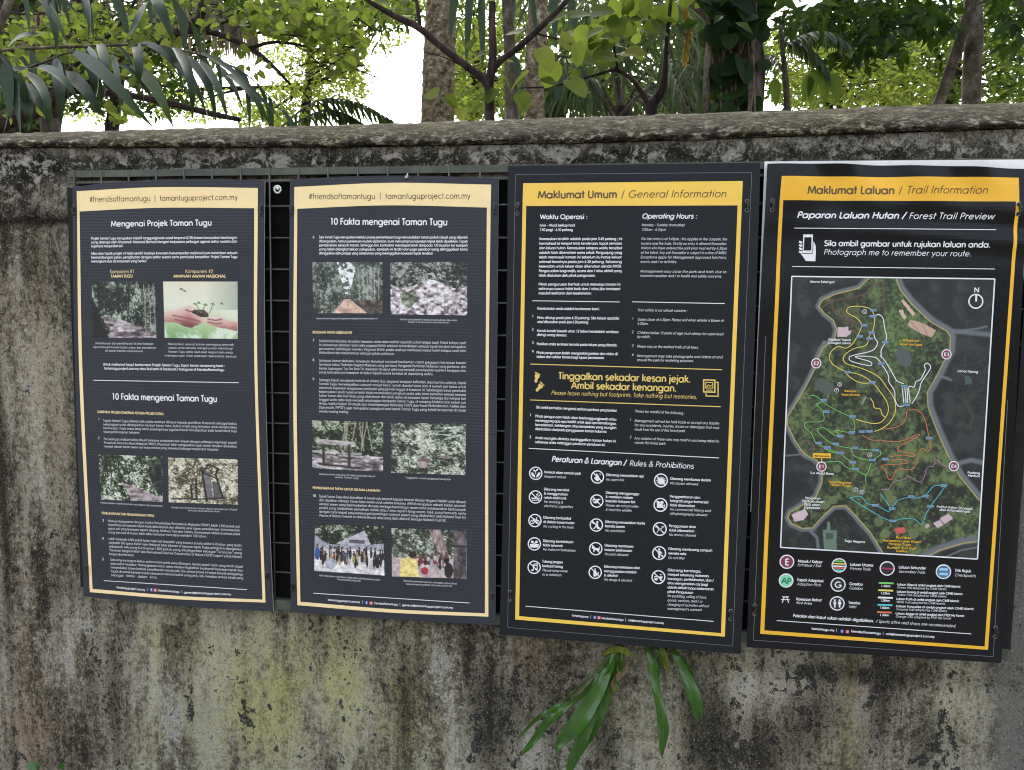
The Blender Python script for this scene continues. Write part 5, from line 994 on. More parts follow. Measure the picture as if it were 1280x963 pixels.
    for k, Ls in TR.items():
        p = Print(bd)
        for i, L in enumerate(Ls): p.rib(L, {'white': .95, 'yellow': .85, 'purple': .7}.get(k, .72), 2+('yellow', 'white', 'green', 'orange', 'blue', 'purple').index(k)*.33, sm=4 if k != 'white' or i < 3 else 0)
        p.build('trail_route', col[k], root)['label'] = k+' winding trail line printed on the map'
    p = Print(bd)
    for c, L in ((1, [(890, 385), (885, 448), (798, 537), (755, 647), (875, 610), (855, 670), (1010, 705), (970, 920)]), (3, [(625, 187), (850, 282), (403, 447), (425, 553), (672, 598), (662, 745), (755, 738), (825, 735), (555, 780), (355, 843), (432, 882), (513, 850), (692, 887), (884, 908), (556, 935)]), (4, [(218, 318), (240, 490), (450, 797)]), (5, [(655, 122), (680, 180), (825, 102), (855, 18), (440, 2), (550, 42), (850, 492)]), (6, [(42, 95), (545, 322), (265, 417), (388, 412), (430, 500), (105, 625), (100, 520)])):
        for x, y in conv(c, L): p.next(); p.poly([(x-4, y-1.7), (x+4, y-1.4), (x+3.8, y+1.7), (x-4.2, y+1.4)], 5, 0); p.text('CP12', (x-3.4, y+1.1), (x+3.4, y+1.4), 2, True, layer=6, m=1)
    p.build_each('checkpoint_marker', [plain('marker_blue', (.22, .36, .45), .5, .05), M_BLUE], root)
    p = Print(bd)
    for t, a, b, c in (('Bangunan', 1127.5, 426.4, 1148), ('Nurseri dan Tapak', 1123.7, 431.4, 1151.7), ('Kawasan', 1055, 489.8, 1069), ('Tempat Letak Kereta', 1051, 494.2, 1074), ('Tapak Kegiatan', 1035, 603.4, 1063.8), ('Taman Tugu', 1037, 607, 1063), ('Surau', 1119, 672.2, 1138), ('Perhentian dan Pusat', 1103, 676.4, 1150), ('Penjaja Tugu', 1110, 680.6, 1138), ('Rumah Suri Kuil', 1108, 685, 1144), ('Tadika', 1119, 689.4, 1133)): p.next(); p.text(t, (a, b), (c, b+(c-a)*.04), 2.6, True, layer=5)
    p.next(); p.poly([(1015.8, 566), (1038.2, 566.6), (1037.8, 572.8), (1015.4, 572)], 5); p.rib([(1026.6, 572.5), (1026.5, 577.5)], 1.1, 5);
    p.build_each('map_heading_lettering', M_ORA, root)
    p = Print(bd); p.text('Pintu masuk utama', (1017.5, 570.6), (1036, 571.2), 2.4, True, layer=6); p.build('callout_lettering', M_BROWN, root)
    for t, c in (('E1', (1026.3, 583)), ('E2', (1019.7, 454.2)), ('E3', (1182.2, 443)), ('E4', (1191.3, 582.5))):
        p = Print(bd); p.ell(c, 6.4, 6.4, 5, 0, 24); p.ell(c, 5.1, 5.1, 6, 1, 24); p.text(t, (c[0]-3.4, c[1]+1.9), (c[0]+3.3, c[1]+2.1), 3.9, True, layer=7); p.build('entrance_badge', [M_WHITE, M_MAR], root)
    for t, c in (('G', (1080, 389.8)), ('G', (1049, 480.5)), ('T', (1045.2, 487.8)), ('G', (1086.5, 568.4)), ('T', (1069, 612)), ('G', (1077, 615))):
        p = Print(bd); p.ell(c, 2.9, 2.9, 5, 0, 16); p.ell(c, 2.3, 2.3, 6, 1, 16); p.text(t, (c[0]-1.2, c[1]+1.2), (c[0]+1.2, c[1]+1.2), 2.4, True, layer=7); p.build('facility_badge', [M_WHITE, M_INK], root)
    # legend
    def disc(c, r, m): p = Print(bd); p.ell(c, r, r*.96, 2, 0, 32); p.ell(c, r-1.5, r*.96-1.5, 3, 1, 32); return p
    p = disc((983.3, 702), 9.2, 0); p.text('E', (980.8, 706), (986, 706.2), 8, True, layer=4); p.build('legend_symbol', [M_WHITE, M_MAR], root)
    p = disc((982.3, 725.4), 9.2, 0); p.text('AP', (976.3, 728.8), (988.5, 729.6), 7.2, True, layer=4, m=2); p.build('legend_symbol', [M_WHITE, M_MINT, plain('dark_green_print', (.01, .12, .08), .5)], root)
    p = Print(bd); q = lambda u, v: (981.5+u, 749+v)
    p.rib([q(-4, -3.4), q(4, -3.2)], 1.3, 3); p.rib([q(-5.6, 0), q(5.6, .3)], 1, 3); p.rib([q(-1.6, -3), q(-4, 4)], 1, 3); p.rib([q(1.6, -3), q(4, 4.2)], 1, 3); p.build('legend_symbol', M_WHITE, root)
    p = disc((1048.4, 706.5), 9.4, 0)
    for i, (y, m) in enumerate(((-5.4, 2), (-2.2, 3), (.9, 0), (3.2, 4), (6, 5))):
        h = math.sqrt(max(1, 7.6**2-y*y)); p.line((1048.4-h, 706.5+y-.3), (1048.4+h, 706.5+y+.4), 1.6, 4, m, 3)
    p.build('legend_symbol', [M_WHITE, M_INK, col['green'], col['yellow'], col['orange'], col['blue']], root)
    p = disc((1047.2, 730.4), 9.4, 0); p.text('G', (1043, 734), (1051.6, 734.2), 7.2, True, layer=4); p.build('legend_symbol', [M_WHITE, M_INK], root)
    p = disc((1046, 754), 9.4, 0)
    for x, w in ((1043, 1.5), (1049, 2.1)): p.ell((x, 749.8), 1.3, 1.3, 4, 0, 10); p.poly([(x-1.8, 751.4), (x+1.8, 751.5), (x+w, 755), (x+1, 755.2), (x+.9, 759), (x-.9, 759), (x-1, 755.2), (x-w, 755)], 4, 0)
    p.build('legend_symbol', [M_WHITE, M_INK], root)
    p = disc((1108.4, 710.3), 9.4, 0); p.line((1101.5, 710), (1115.3, 710.8), 2, 4, 2, 3); p.build('legend_symbol', [M_WHITE, M_INK, plain('crimson_print', (.35, .02, .09), .5)], root)
    p = disc((1178.7, 714.4), 9.6, 0); p.poly([(1173.5, 709.6), (1184, 710), (1184, 713), (1173.5, 712.8)], 4, 2); p.poly([(1173.3, 715.4), (1184.2, 715.8), (1183.8, 718.8), (1173.6, 718.4)], 4, 2); p.build('legend_symbol', [M_WHITE, plain('navy_print', (.05, .15, .26), .5), plain('marker_sky', (.30, .52, .70), .5)], root)
    p = Print(bd)
    for b, t, x0, y0, x1, y1 in ((1, 'Masuk / Keluar', 997, 702.6, 1027.9, 704), (0, 'Entrance / Exit', 996.6, 707.3, 1025.7, 708.8), (1, 'Laluan Utama', 1062, 706.8, 1091, 708), (0, 'Primary Trails', 1062, 711.8, 1087.6, 713), (1, 'Tapak Adaptasi', 996, 726, 1028.8, 727.6), (0, 'Adoption Plots', 996, 731.2, 1025.8, 732.8), (1, 'Gazebo', 1061.3, 731, 1077.8, 731.8), (0, 'Gazebo', 1061, 736.2, 1077.6, 737),
                           (1, 'Kawasan Rehat', 995, 750, 1026.6, 751.6), (0, 'Rest Area', 995, 754.6, 1014.4, 755.6), (1, 'Tandas', 1060, 754.4, 1074.8, 755.2), (0, 'Toilet', 1060, 759.4, 1069.7, 760), (1, 'Laluan Sekunder', 1122.8, 710.2, 1157, 711.6), (0, 'Secondary Trails', 1122.8, 715.6, 1155.8, 716.9), (1, 'Titik Rujuk', 1193, 714.4, 1213, 715.3), (0, 'Checkpoints', 1192.6, 720, 1219, 721.3)):
        p.text(t, (x0, y0), (x1, y1), 3.4, bool(b), not b)
    for i, (t, e, o, f, km) in enumerate((('Laluan Hijau di ambil angkat oleh CIMB Islamic', 1200, 'Green Trail adopted by CIMB Islamic', 1183, '1.36km'), ('Laluan Kuning di ambil angkat oleh CIMB Islamic', 1203, 'Yellow Trail adopted by CIMB Islamic', 1182.6, '1.03km'), ('Laluan Putih di ambil angkat oleh CIMB Islamic', 1198.6, 'White Trail adopted by CIMB Islamic', 1181, '1.28km'), ('Laluan Turquoise di ambil angkat oleh CIMB Islamic', 1216.7, 'Turquoise Trail adopted by CIMB Islamic', 1183, '1.00km'), ('Laluan Jingga di ambil angkat oleh PTDF My Forest', 1204.6, 'Orange Trail adopted by PTDF My Forest', 1187.8, '1.30km'))):
        x = 1121-.5*i; y = 731.4+9.05*i; p.text(t, (x, y), (e, y+(e-x)*.038), 2.8, True); p.text(o, (x, y+3.8), (f, y+3.8+(f-x)*.038), 2.7, it=True)
        p.text(km, (1100.6-.4*i, y+2), (1112.4-.4*i, y+2.4), 2.7, True)
    p.text('Pakaian dan kasut sukan adalah digalakkan.', (991, 770.8), (1091.6, 777.6), 3.7, True); p.text('/ Sports attire and shoes are recommended.', (1094.3, 777.8), (1194.3, 784), 3.6, it=True)
    p.line((970.6, 775.4), (1213.3, 792), .9)
    p.text('tamantugu.my', (1014, 786.6), (1042.6, 789), 2.8, True); p.text('|', (1045, 789.4), (1046, 789.4), 3.8); p.text('friendsoftamantugu', (1063.4, 790), (1100.5, 792.8), 2.8, True); p.text('|', (1103, 793.2), (1104, 793.2), 3.8); p.text('ask@tamantuguproject.com.my', (1107, 793.2), (1167.5, 797), 2.8, True)
    social(p, 1052, 1058.8, 788.6, 789.2)
    p.build('body_text', [M_WHITE, M_BLUE, M_RED], root)
    p = Print(bd)
    for i, k in enumerate(('green', 'yellow', 'white', 'blue', 'orange')): p.next(); p.line((1098-.5*i, 728.3+9.1*i), (1116.4-.5*i, 729+9.1*i), 2.1, 2, i, 3)
    p.build_each('legend_bar', [col[k] for k in ('green', 'yellow', 'white', 'blue', 'orange')], root)
    ties(bd, root, [(965, 257), (943, 762), (1243.5, 790), (1272, 262)], True)
board_four()

# ------------------------------------------------------------------ leaves
def frame(d, n):
    d = Vector(d).normalized(); n = Vector(n); s = d.cross(n)
    if s.length < 1e-4: s = d.orthogonal()
    s.normalize(); return d, s, s.cross(d).normalized()
def leaf_simple(b, c, d, n, L, w, m=0):
    """small folded leaf, four faces"""
    d, s, n = frame(d, n); c = Vector(c); f = n*(w*.22)
    b.add([c, c+d*L*.4+s*w*.5+f, c+d*L*.45-n*0, c+d*L*.4-s*w*.5+f, c+d*L-n*L*.08], [(0, 2, 1), (1, 2, 4), (0, 3, 2), (3, 4, 2)], m)
HEART = [(0, 0), (-.10, .22), (.02, .42), (.28, .52), (.55, .44), (.84, .28), (1.0, 0)]
def leaf_heart(b, c, d, n, L, m=0, rnd=random, wid=1.0):
    """broad heart shaped leaf, cupped along the midrib"""
    d, s, n = frame(d, n); c = Vector(c); cup = rnd.uniform(.08, .3); dr = rnd.uniform(.05, .3)
    mid = [c+d*(L*x)-n*(L*dr*x*x) for x in (0, .15, .4, .7, 1.0)]
    side = lambda q: [c+d*(L*x)+s*(q*L*y*wid)+n*(L*cup*y-L*dr*x*x) for x, y in HEART[1:6]]
    A, B = side(1), side(-1)
    vs = mid+A+B
    fs = []
    for o, fl in ((5, 0), (10, 1)):
        g = [(0, o+1, o), (0, 1, o+2, o+1), (1, 2, o+3, o+2), (2, 3, o+4, o+3), (3, 4, o+4)]
        fs += [tuple(reversed(f)) if fl else f for f in g]
    b.add(vs, fs, m)
def blade(b, pts, wid, n0=(0, -.3, 1), fold=.25, m=0, twist=0.0):
    """strap leaf: ribbon along pts with a keeled midrib; wid per point"""
    pts = [Vector(p) for p in pts]; N = len(pts); vs = []
    for i, p in enumerate(pts):
        t = (pts[min(i+1, N-1)]-pts[max(0, i-1)])
        d, s, n = frame(t, n0)
        if twist: a = twist*i/N; s, n = s*math.cos(a)+n*math.sin(a), n*math.cos(a)-s*math.sin(a)
        w = wid[i]/2
        vs += [p+s*w+n*(w*fold), p, p-s*w+n*(w*fold)]
    fs = []
    for i in range(N-1):
        a = i*3; fs += [(a, a+1, a+4, a+3), (a+1, a+2, a+5, a+4)]
    b.add(vs, fs, m)
def strap(b, base, d, L, w, droop=.6, n=7, rnd=random, m=0, fold=.25, twist=0.0):
    p = Vector(base); d = Vector(d).normalized(); pts = [p.copy()]
    for i in range(n):
        d = (d+Vector((0, 0, -droop/n*2))).normalized(); p = p+d*(L/n); pts.append(p.copy())
    prof = lambda t: w*min(1, .45+t*3)*max(.03, (1-t**3))
    blade(b, pts, [prof(i/n) for i in range(n+1)], (rnd.uniform(-.4, .4), -.8, .5), fold, m, twist)
def pinnate(b, rib, stemw, L, w, n, droop=.5, rnd=random, m=0, ms=1, spread=1.0, hang=.2, side=None):
    """palm frond: rib = world points; leaflets on both sides"""
    sp = [Vector(p) for p in spline([tuple(p) for p in rib], 8)]
    b.tube(sp, [stemw*(1-.75*i/len(sp)) for i in range(len(sp))], 5, ms)
    N = len(sp)-1
    for k in range(n):
        t = .12+.88*k/(n-1); x = t*N; i = min(N-1, int(x)); p = sp[i].lerp(sp[i+1], x-i); d = (sp[i+1]-sp[i]).normalized()
        sd = side or d.cross(Vector((0, 0, 1)))
        if sd.length < .2: sd = Vector((0, -1, 0)).cross(d)
        sd = sd.normalized()
        l = L*(.55+.9*math.sin(math.pi*(.12+.8*t)))/1.4*rnd.uniform(.85, 1.1)
        for q in (-1, 1):
            dd = (d*(.35+.4*t)+sd*(q*spread*rnd.uniform(.7, 1.1))+Vector((0, 0, -hang+rnd.uniform(-.15, .15)))).normalized()
            strap(b, p, dd, l, w*rnd.uniform(.8, 1.15), droop*rnd.uniform(.6, 1.3), 5, rnd, m)

G = lambda *c: tuple(c)
M_LIME = leafmat('lime_leaf', [(0, (.008, .020, .005)), (.45, (.030, .055, .012)), (.8, (.075, .11, .024)), (1, (.18, .18, .045))], .54, (.24, .32, .04), .6, .1)
M_MIDG = leafmat('mid_green_leaf', [(0, (.006, .018, .003)), (.5, (.022, .048, .006)), (.85, (.065, .105, .012)), (1, (.15, .15, .03))], .5, (.13, .20, .03), .6, .1)
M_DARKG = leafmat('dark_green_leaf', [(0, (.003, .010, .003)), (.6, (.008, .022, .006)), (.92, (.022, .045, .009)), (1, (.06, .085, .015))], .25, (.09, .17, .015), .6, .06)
M_STRAPL = leafmat('blue_green_strap', [(0, (.005, .014, .007)), (.5, (.011, .026, .013)), (.9, (.024, .046, .023)), (1, (.06, .09, .03))], .16, (.07, .14, .03), .42, .3)
M_PALM = leafmat('palm_leaflet', [(0, (.006, .018, .006)), (.6, (.02, .042, .015)), (.9, (.06, .085, .04)), (1, (.16, .19, .12))], .3, (.14, .22, .05), .42)
M_DRYL = leafmat('dry_palm_leaflet', [(0, (.06, .05, .035)), (.6, (.13, .11, .08)), (1, (.22, .2, .15))], .3, (.3, .24, .12), .7)
M_GOLDL = leafmat('golden_frond', [(0, (.22, .13, .02)), (.6, (.34, .22, .03)), (1, (.2, .2, .03))], .5, (.5, .34, .04))
M_FERN = leafmat('fern_frond', [(0, (.028, .10, .013)), (.6, (.045, .14, .018)), (1, (.07, .18, .026))], .32, (.16, .36, .03), .22, .7)
M_FERNY = leafmat('yellowing_fern', [(0, (.16, .2, .03)), (1, (.24, .26, .05))], .35, (.4, .42, .06), .4)
M_DRYF = leafmat('dry_fern', [(0, (.16, .11, .05)), (1, (.3, .23, .13))], .25, (.3, .2, .1), .8)
M_BARK = bark('brown_bark', [(.38, (.008, .006, .005)), (.5, (.028, .019, .015)), (.62, (.08, .06, .048))])
M_TWIG = bark('purple_brown_twig', [(.38, (.009, .006, .005)), (.5, (.026, .017, .015)), (.64, (.065, .046, .04))], 30)
M_PTRUNK = bark('palm_trunk_bark', [(.40, (.045, .033, .02)), (.47, (.125, .096, .06)), (.53, (.21, .168, .11)), (.58, (.31, .265, .19)), (.64, (.5, .45, .35))], 30, (1, 1, 1.3), .7)
M_GTRUNK = bark('grey_green_bark', [(.38, (.022, .018, .013)), (.5, (.072, .060, .043)), (.64, (.18, .16, .125))], 14, (1, 1, .6))

def trunk_px(b, pts, Y, n=10, m=0, sub=6, jit=.06, rnd=random):
    """tapering limb through photo pixels: (px, py, width px[, depth])"""
    s = spline([(p[0], p[1], p[2], p[3] if len(p) > 3 else Y) for p in pts], sub)
    b.tube([P(a, c, y) for a, c, w, y in s], [pm(w, y)/2 for a, c, w, y in s], n, m, jit, rnd)
def down_to_ground(px, py, w, Y):
    """last photo point of a trunk, prolonged to the ground"""
    q = P(px, py, Y); return q
def to_ground(b, px, py, w, Y, m=0, lean=0.0):
    q = P(px, py, Y); r = pm(w, Y)/2
    b.tube([q+Vector((0, 0, .02)), Vector((q.x+lean*.5, Y, q.z*.5)), Vector((q.x+lean, Y, .0))], [r, r*1.08, r*1.35], 10, m)

def scatter(b, boxes, Y, n, size, kind, rnd, m=0, depth=.6, drop=-.5, wid=.5):
    """n leaves spread through pixel ellipses (cx, cy, rx, ry, weight) around depth Y"""
    tot = sum(x[4] for x in boxes)
    for (cx, cy, rx, ry, wt) in boxes:
        for k in range(int(n*wt/tot)):
            a = rnd.uniform(0, 6.283); r = math.sqrt(rnd.random()); y = Y+rnd.gauss(0, depth)
            if y < .22: y = .22+rnd.random()*.2
            p = P(cx+rx*r*math.cos(a), cy+ry*r*math.sin(a), y)
            d = Vector((rnd.gauss(0, 1), rnd.gauss(0, .6), rnd.gauss(drop, .5))); nn = Vector((rnd.gauss(0, .5), rnd.gauss(-.5, .6), rnd.gauss(.8, .4)))
            L = size*rnd.uniform(.6, 1.3)
            if kind == 'heart': leaf_heart(b, p, d, nn, L, m, rnd)
            else: leaf_simple(b, p, d, nn, L, L*wid, m)

# ------------------------------------------------------------------ the plants behind the wall
def drooping_palm():
    rnd = random.Random(21); Y = .75
    root = empty('strap_leaf_palm', (P(-60, 100, Y).x, Y, 0), 'dark blue-green palm with long drooping strap leaves hanging over the left end of the wall', 'palm')
    b = MB()
    to_ground(b, -70, 100, 16, Y); trunk_px(b, [(-70, 100, 16), (-40, 70, 14), (0, 30, 11), (30, -60, 8)], Y); b.build('stem', M_GTRUNK, root, True)
    def fr(rib, L, w, n, nm='frond', hang=.9, drop=1.0, bias=None):
        b = MB(); pts = [P(x, y, yy) for x, y, yy in rib]; sp = [Vector(p) for p in spline([tuple(p) for p in pts], 8)]
        b.tube(sp, [.0065*(1-.7*i/len(sp)) for i in range(len(sp))], 6, 1); N = len(sp)-1
        for k in range(n):
            t = .08+.92*k/(n-1); x = t*N; i = min(N-1, int(x)); p = sp[i].lerp(sp[i+1], x-i); d = (sp[i+1]-sp[i]).normalized()
            q = 1 if k % 2 else -1
            dd = d*rnd.uniform(.6, 1.0)+Vector((0, q*rnd.uniform(.15, .45), (rnd.uniform(.0, .5) if q > 0 else -rnd.uniform(.3, 1.0))*hang))
            strap(b, p, dd, L*rnd.uniform(.7, 1.15)*(1-.35*t), w*rnd.uniform(.7, 1.25), drop*rnd.uniform(1.0, 2.6), 10, rnd, 0, .3, rnd.uniform(-.5, .5))
        b.build(nm, [M_STRAPL, M_GTRUNK], root, True)
    fr([(-70, 120, .75), (-5, 96, .7), (50, 80, .62), (90, 66, .6), (140, 80, .6)], .30, .026, 8)
    fr([(-60, 70, .8), (20, 62, .75), (110, 58, .7), (190, 57, .66), (260, 72, .62), (310, 95, .6), (352, 138, .6)], .26, .020, 16)
    fr([(-40, 40, .7), (10, -10, .66), (45, -30, .62), (80, -30, .6), (120, -20, .6)], .34, .030, 8, drop=.9)
    fr([(30, -60, .8), (110, -60, .75), (170, -40, .7), (215, -5, .66), (240, 30, .64)], .28, .026, 8)
    b = MB()
    for x0, y0, x1, y1, w in ((45, -20, 72, 74, 15), (42, -10, 90, 66, 11), (98, -20, 110, 60, 11), (188, 0, 154, 54, 17), (190, -5, 222, 64, 15), (203, 60, 264, 158, 15), (163, 82, 217, 160, 16), (124, 56, 130, 122, 13), (93, 66, 192, 160, 17), (69, 76, 76, 166, 17), (34, 92, 62, 162, 13), (20, 104, 64, 153, 14), (-8, 104, 48, 84, 13), (2, 106, 4, 168, 11), (24, 112, 36, 164, 17), (80, 93, 132, 148, 17), (170, 56, 173, 112, 13), (233, 72, 271, 158, 11), (250, 78, 287, 158, 10), (270, 82, 312, 158, 9), (285, 94, 338, 157, 11), (252, 66, 356, 154, 7), (178, 54, 232, 98, 8), (218, 60, 240, 150, 12), (-5, 84, 30, 98, 10), (140, 70, 150, 150, 9), (48, 84, 100, 128, 12), (305, 108, 330, 158, 8), (10, 60, 60, 40, 9), (110, 60, 118, 130, 10)):
        y = rnd.uniform(.45, .72); n = 14; pts = []
        bx = (y1-y0)*rnd.uniform(.02, .14); tw = rnd.uniform(-.5, .5)
        for i in range(n+1):
            t = i/n; pts.append(P(x0+(x1-x0)*t+bx*math.sin(math.pi*t), y0+(y1-y0)*t-12*math.sin(math.pi*t)*(1-t), y-.12*math.sin(math.pi*t*.8)))
        blade(b, pts, [pm(w, y)*min(1, .5+t*2.5)*max(.04, 1-max(0, t-.25)**1.7*1.6) for t in [i/n for i in range(n+1)]], (rnd.uniform(-.7, .7), -1, .3), .35, 0, tw)
    b.build('frond', M_STRAPL, root, True)
    fr([(-60, 60, .5), (-30, 50, .45), (0, 70, .42), (20, 100, .42)], .28, .036, 9)
drooping_palm()

def lime_tree_left():
    rnd = random.Random(33); Y = 1.7
    root = empty('branching_tree', (P(-20, 150, Y).x, Y, 0), 'spreading tree with dark bare limbs and small round lime leaves, left above the wall', 'tree')
    b = MB(); to_ground(b, -30, 165, 34, Y)
    trunk_px(b, [(-30, 170, 34), (10, 150, 26), (45, 138, 20), (90, 110, 16), (150, 78, 14), (215, 45, 12), (238, 32, 12), (252, 14, 11), (250, -60, 9)], Y)
    for (cx, cy, rx, ry) in ((380, 20, 60, 30), (420, 60, 40, 35), (330, 20, 40, 25), (120, 40, 80, 40), (60, 60, 70, 50), (230, 20, 60, 40), (180, 70, 60, 30)):
        for k in range(20):
            x, y = cx+rnd.uniform(-rx, rx), cy+rnd.uniform(-ry, ry); a = rnd.uniform(-.6, .8); l = rnd.uniform(18, 60)*rnd.choice((-1, 1)); yy = Y+rnd.gauss(0, .2)
            trunk_px(b, [(x, y, 2.2, yy), (x+l*.5, y+l*.5*a-4, 1.6, yy+.04), (x+l, y+l*a, .8, yy+.06)], yy, 5, 0, 3)
    trunk_px(b, [(234, 38, 9), (270, 42, 8), (312, 60, 7), (340, 82, 5), (363, 106, 3)], Y); trunk_px(b, [(312, 60, 5), (345, 53, 4), (390, 60, 3.4), (432, 74, 2.4)], Y); trunk_px(b, [(245, 38, 5), (300, 22, 4), (350, 14, 3.2), (400, 9, 2.4)], Y)
    trunk_px(b, [(70, 112, 9), (150, 118, 9), (215, 130, 9), (262, 142, 8), (300, 150, 6)], Y); trunk_px(b, [(40, 142, 10), (80, 95, 6), (150, 30, 4), (190, -40, 3)], Y); trunk_px(b, [(0, 10, 3), (30, 18, 3), (100, 14, 3), (170, 22, 3), (220, 42, 3)], Y)
    trunk_px(b, [(380, -40, 4), (410, 0, 3), (440, 18, 2.4), (470, 40, 1.5)], Y); b.build('trunk', M_TWIG, root, True)
    b = MB(); scatter(b, [(380, 20, 60, 30, 5), (420, 60, 40, 35, 2), (330, 20, 40, 20, 2.0), (230, 20, 50, 30, 1.2), (120, 40, 70, 40, 3), (60, 60, 70, 50, 3), (300, 70, 40, 30, .4), (180, 70, 60, 30, 1.6), (20, 110, 60, 40, 1), (200, -60, 260, 50, 5), (480, 10, 40, 20, 1.2), (150, 140, 25, 15, .4)], Y, 2600, .038, 'heart', rnd, 0, .4)
    b.build('crown', M_LIME, root)
lime_tree_left()

def forked_tree():
    rnd = random.Random(8); Y = .9
    root = empty('forked_sapling', (P(612, 150, Y).x, Y, 0), 'young tree forking into a wide dark V above the wall, with large round lime leaves', 'tree')
    b = MB(); to_ground(b, 612, 148, 13, Y)
    trunk_px(b, [(612, 152, 13), (612, 125, 12), (609, 104, 12), (590, 88, 10), (556, 62, 9), (522, 34, 9), (497, 22, 8), (462, 2, 6), (420, -30, 4)], Y); trunk_px(b, [(609, 106, 10), (622, 80, 8), (650, 58, 8), (682, 28, 7), (706, 4, 6), (730, -30, 4)], Y)
    trunk_px(b, [(611, 110, 11), (616, 70, 10), (615, 30, 9), (616, -30, 7)], Y); trunk_px(b, [(525, 32, 5), (522, 10, 5), (517, -20, 4)], Y); trunk_px(b, [(670, 42, 3), (700, 50, 2.5), (725, 60, 2)], Y)
    trunk_px(b, [(530, 65, 1.5), (555, 72, 1.5), (580, 84, 2)], Y); b.build('trunk', M_TWIG, root, True)
    b = MB()
    for (x, y, L, dx, dz) in ((652, 40, 26, -.8, .1), (690, 28, 30, .6, .3), (712, 20, 30, .8, .2), (700, 48, 34, .7, -.3), (675, 62, 34, .4, -.6), (690, 78, 36, -.2, -.8), (660, 92, 36, -.6, -.4), (640, 78, 26, -.6, .1), (625, 90, 26, .5, -.6), (712, 100, 34, .6, -.5), (725, 74, 26, .9, -.1), (650, 118, 26, .3, -.7), (660, 122, 24, -.5, -.7), (735, 45, 26, .8, .3), (585, 62, 20, .5, .6), (594, 72, 20, .7, .3), (548, 116, 24, -.7, -.1), (556, 122, 24, .5, -.4), (575, 138, 18, .2, -.5), (700, -10, 34, .5, .4), (740, 15, 32, .9, .1), (672, 100, 30, .7, -.2), (620, 112, 24, -.3, -.5), (600, 128, 20, -.5, -.4), (720, 55, 30, .1, -.8)):
        leaf_heart(b, P(x, y, Y+rnd.uniform(-.12, .12)), (dx, rnd.uniform(-.4, .3), dz), (rnd.uniform(-.5, .5), rnd.uniform(-1, -.1), .7), pm(L*.86, Y), 0, rnd, 1.0)
    scatter(b, [(560, -60, 160, 50, 3), (650, -40, 120, 30, 2)], Y, 60, .07, 'heart', rnd, 0, .15)
    b.build('crown', M_LIME, root)
forked_tree()

def straight_trunks():
    rnd = random.Random(4)
    for (nm, lab, pts, w, Y, mat) in (('palm_trunk', 'stout tan palm trunk with pale blotches rising left of the fork', [(547, 155, 42), (548, 100, 40), (550, 50, 39), (552, 0, 38), (554, -90, 36)], 44, 2.6, M_PTRUNK),
                                 ('slender_trunk', 'slim grey-brown palm trunk rising just right of the fork', [(668, 150, 25), (668, 110, 24), (670, 60, 25), (672, 10, 24), (676, -80, 22)], 26, 2.3, M_PTRUNK)):
        root = empty(nm, (P(pts[0][0], 150, Y).x, Y, 0), lab, 'palm', 'bare palm trunks beyond the wall')
        b = MB(); s = []
        pp = spline(pts, 14)
        for i, (x, y, w_) in enumerate(pp): s.append((P(x, y, Y), pm(w_, Y)/2*(1+.035*(i % 4 == 0)+rnd.uniform(-.015, .015))))
        s = [(Vector((s[0][0].x, Y, 0)), s[0][1]*1.35), (Vector((s[0][0].x, Y, .8)), s[0][1]*1.1)]+s
        b.tube([q for q, r in s], [r for q, r in s], 18, 0, .03, rnd); b.build('trunk', mat, root, True)
        b = MB(); c = s[-1][0]
        for k in range(9):
            a = k/9*6.283; pinnate(b, [c, c+Vector((math.cos(a)*.5, math.sin(a)*.5, .45)), c+Vector((math.cos(a)*1.2, math.sin(a)*1.2, .35)), c+Vector((math.cos(a)*1.7, math.sin(a)*1.7, -.1))], .012, .35, .02, 14, .6, rnd)
        b.build('crown', [M_PALM, M_GTRUNK], root)
straight_trunks()

def vine_tree():
    rnd = random.Random(14); Y = 1.3
    root = empty('vine_covered_tree', (P(920, 140, Y).x, Y, 0), 'thick dark trunk wrapped in climbing leaves, standing behind the third board', 'tree')
    b = MB()
    for pts in ([(925, 145, 52), (923, 90, 54), (920, 40, 50), (918, -80, 48)], [(898, 145, 12), (900, 100, 13), (896, 50, 12), (905, -60, 12)], [(946, 145, 14), (950, 90, 12), (945, 30, 14), (952, -60, 12)]): trunk_px(b, pts, Y, 12, 0, 8, .1, rnd)
    to_ground(b, 925, 144, 54, Y); b.build('trunk', M_BARK, root, True)
    b = MB(); trunk_px(b, [(882, 145, 9), (884, 90, 9), (887, 40, 8), (886, -60, 8)], Y-.1, 8, 0, 6, .08, rnd)
    for i in range(9):
        x = rnd.uniform(898, 950); trunk_px(b, [(x, 145, 3), (x+rnd.uniform(-8, 8), 90, 3), (x+rnd.uniform(-10, 10), 40, 2.5), (x+rnd.uniform(-10, 10), -40, 2.5)], Y-.12, 5)
    b.build('aerial_root', M_GTRUNK, root, True)
    b = MB()
    for i in range(54):
        x = rnd.uniform(880, 962); y = rnd.uniform(-60, 140); leaf_heart(b, P(x, y, Y-.16+.1*abs(x-920)/40+rnd.uniform(-.05, .05)), (rnd.gauss(0, .6), -.4, rnd.gauss(-.8, .3)), (rnd.gauss(0, .4), -1, .5), pm(rnd.uniform(18, 32), Y), 0, rnd)
    b.build('climbing_leaves', M_DARKG, root)
    b = MB()
    scatter(b, [(940, -50, 120, 40, 3), (900, 10, 50, 25, 1), (990, 10, 50, 25, 1)], Y, 90, .09, 'leaf', rnd, 0, .2, -.6, .45); b.build('crown', M_DARKG, root)
vine_tree()

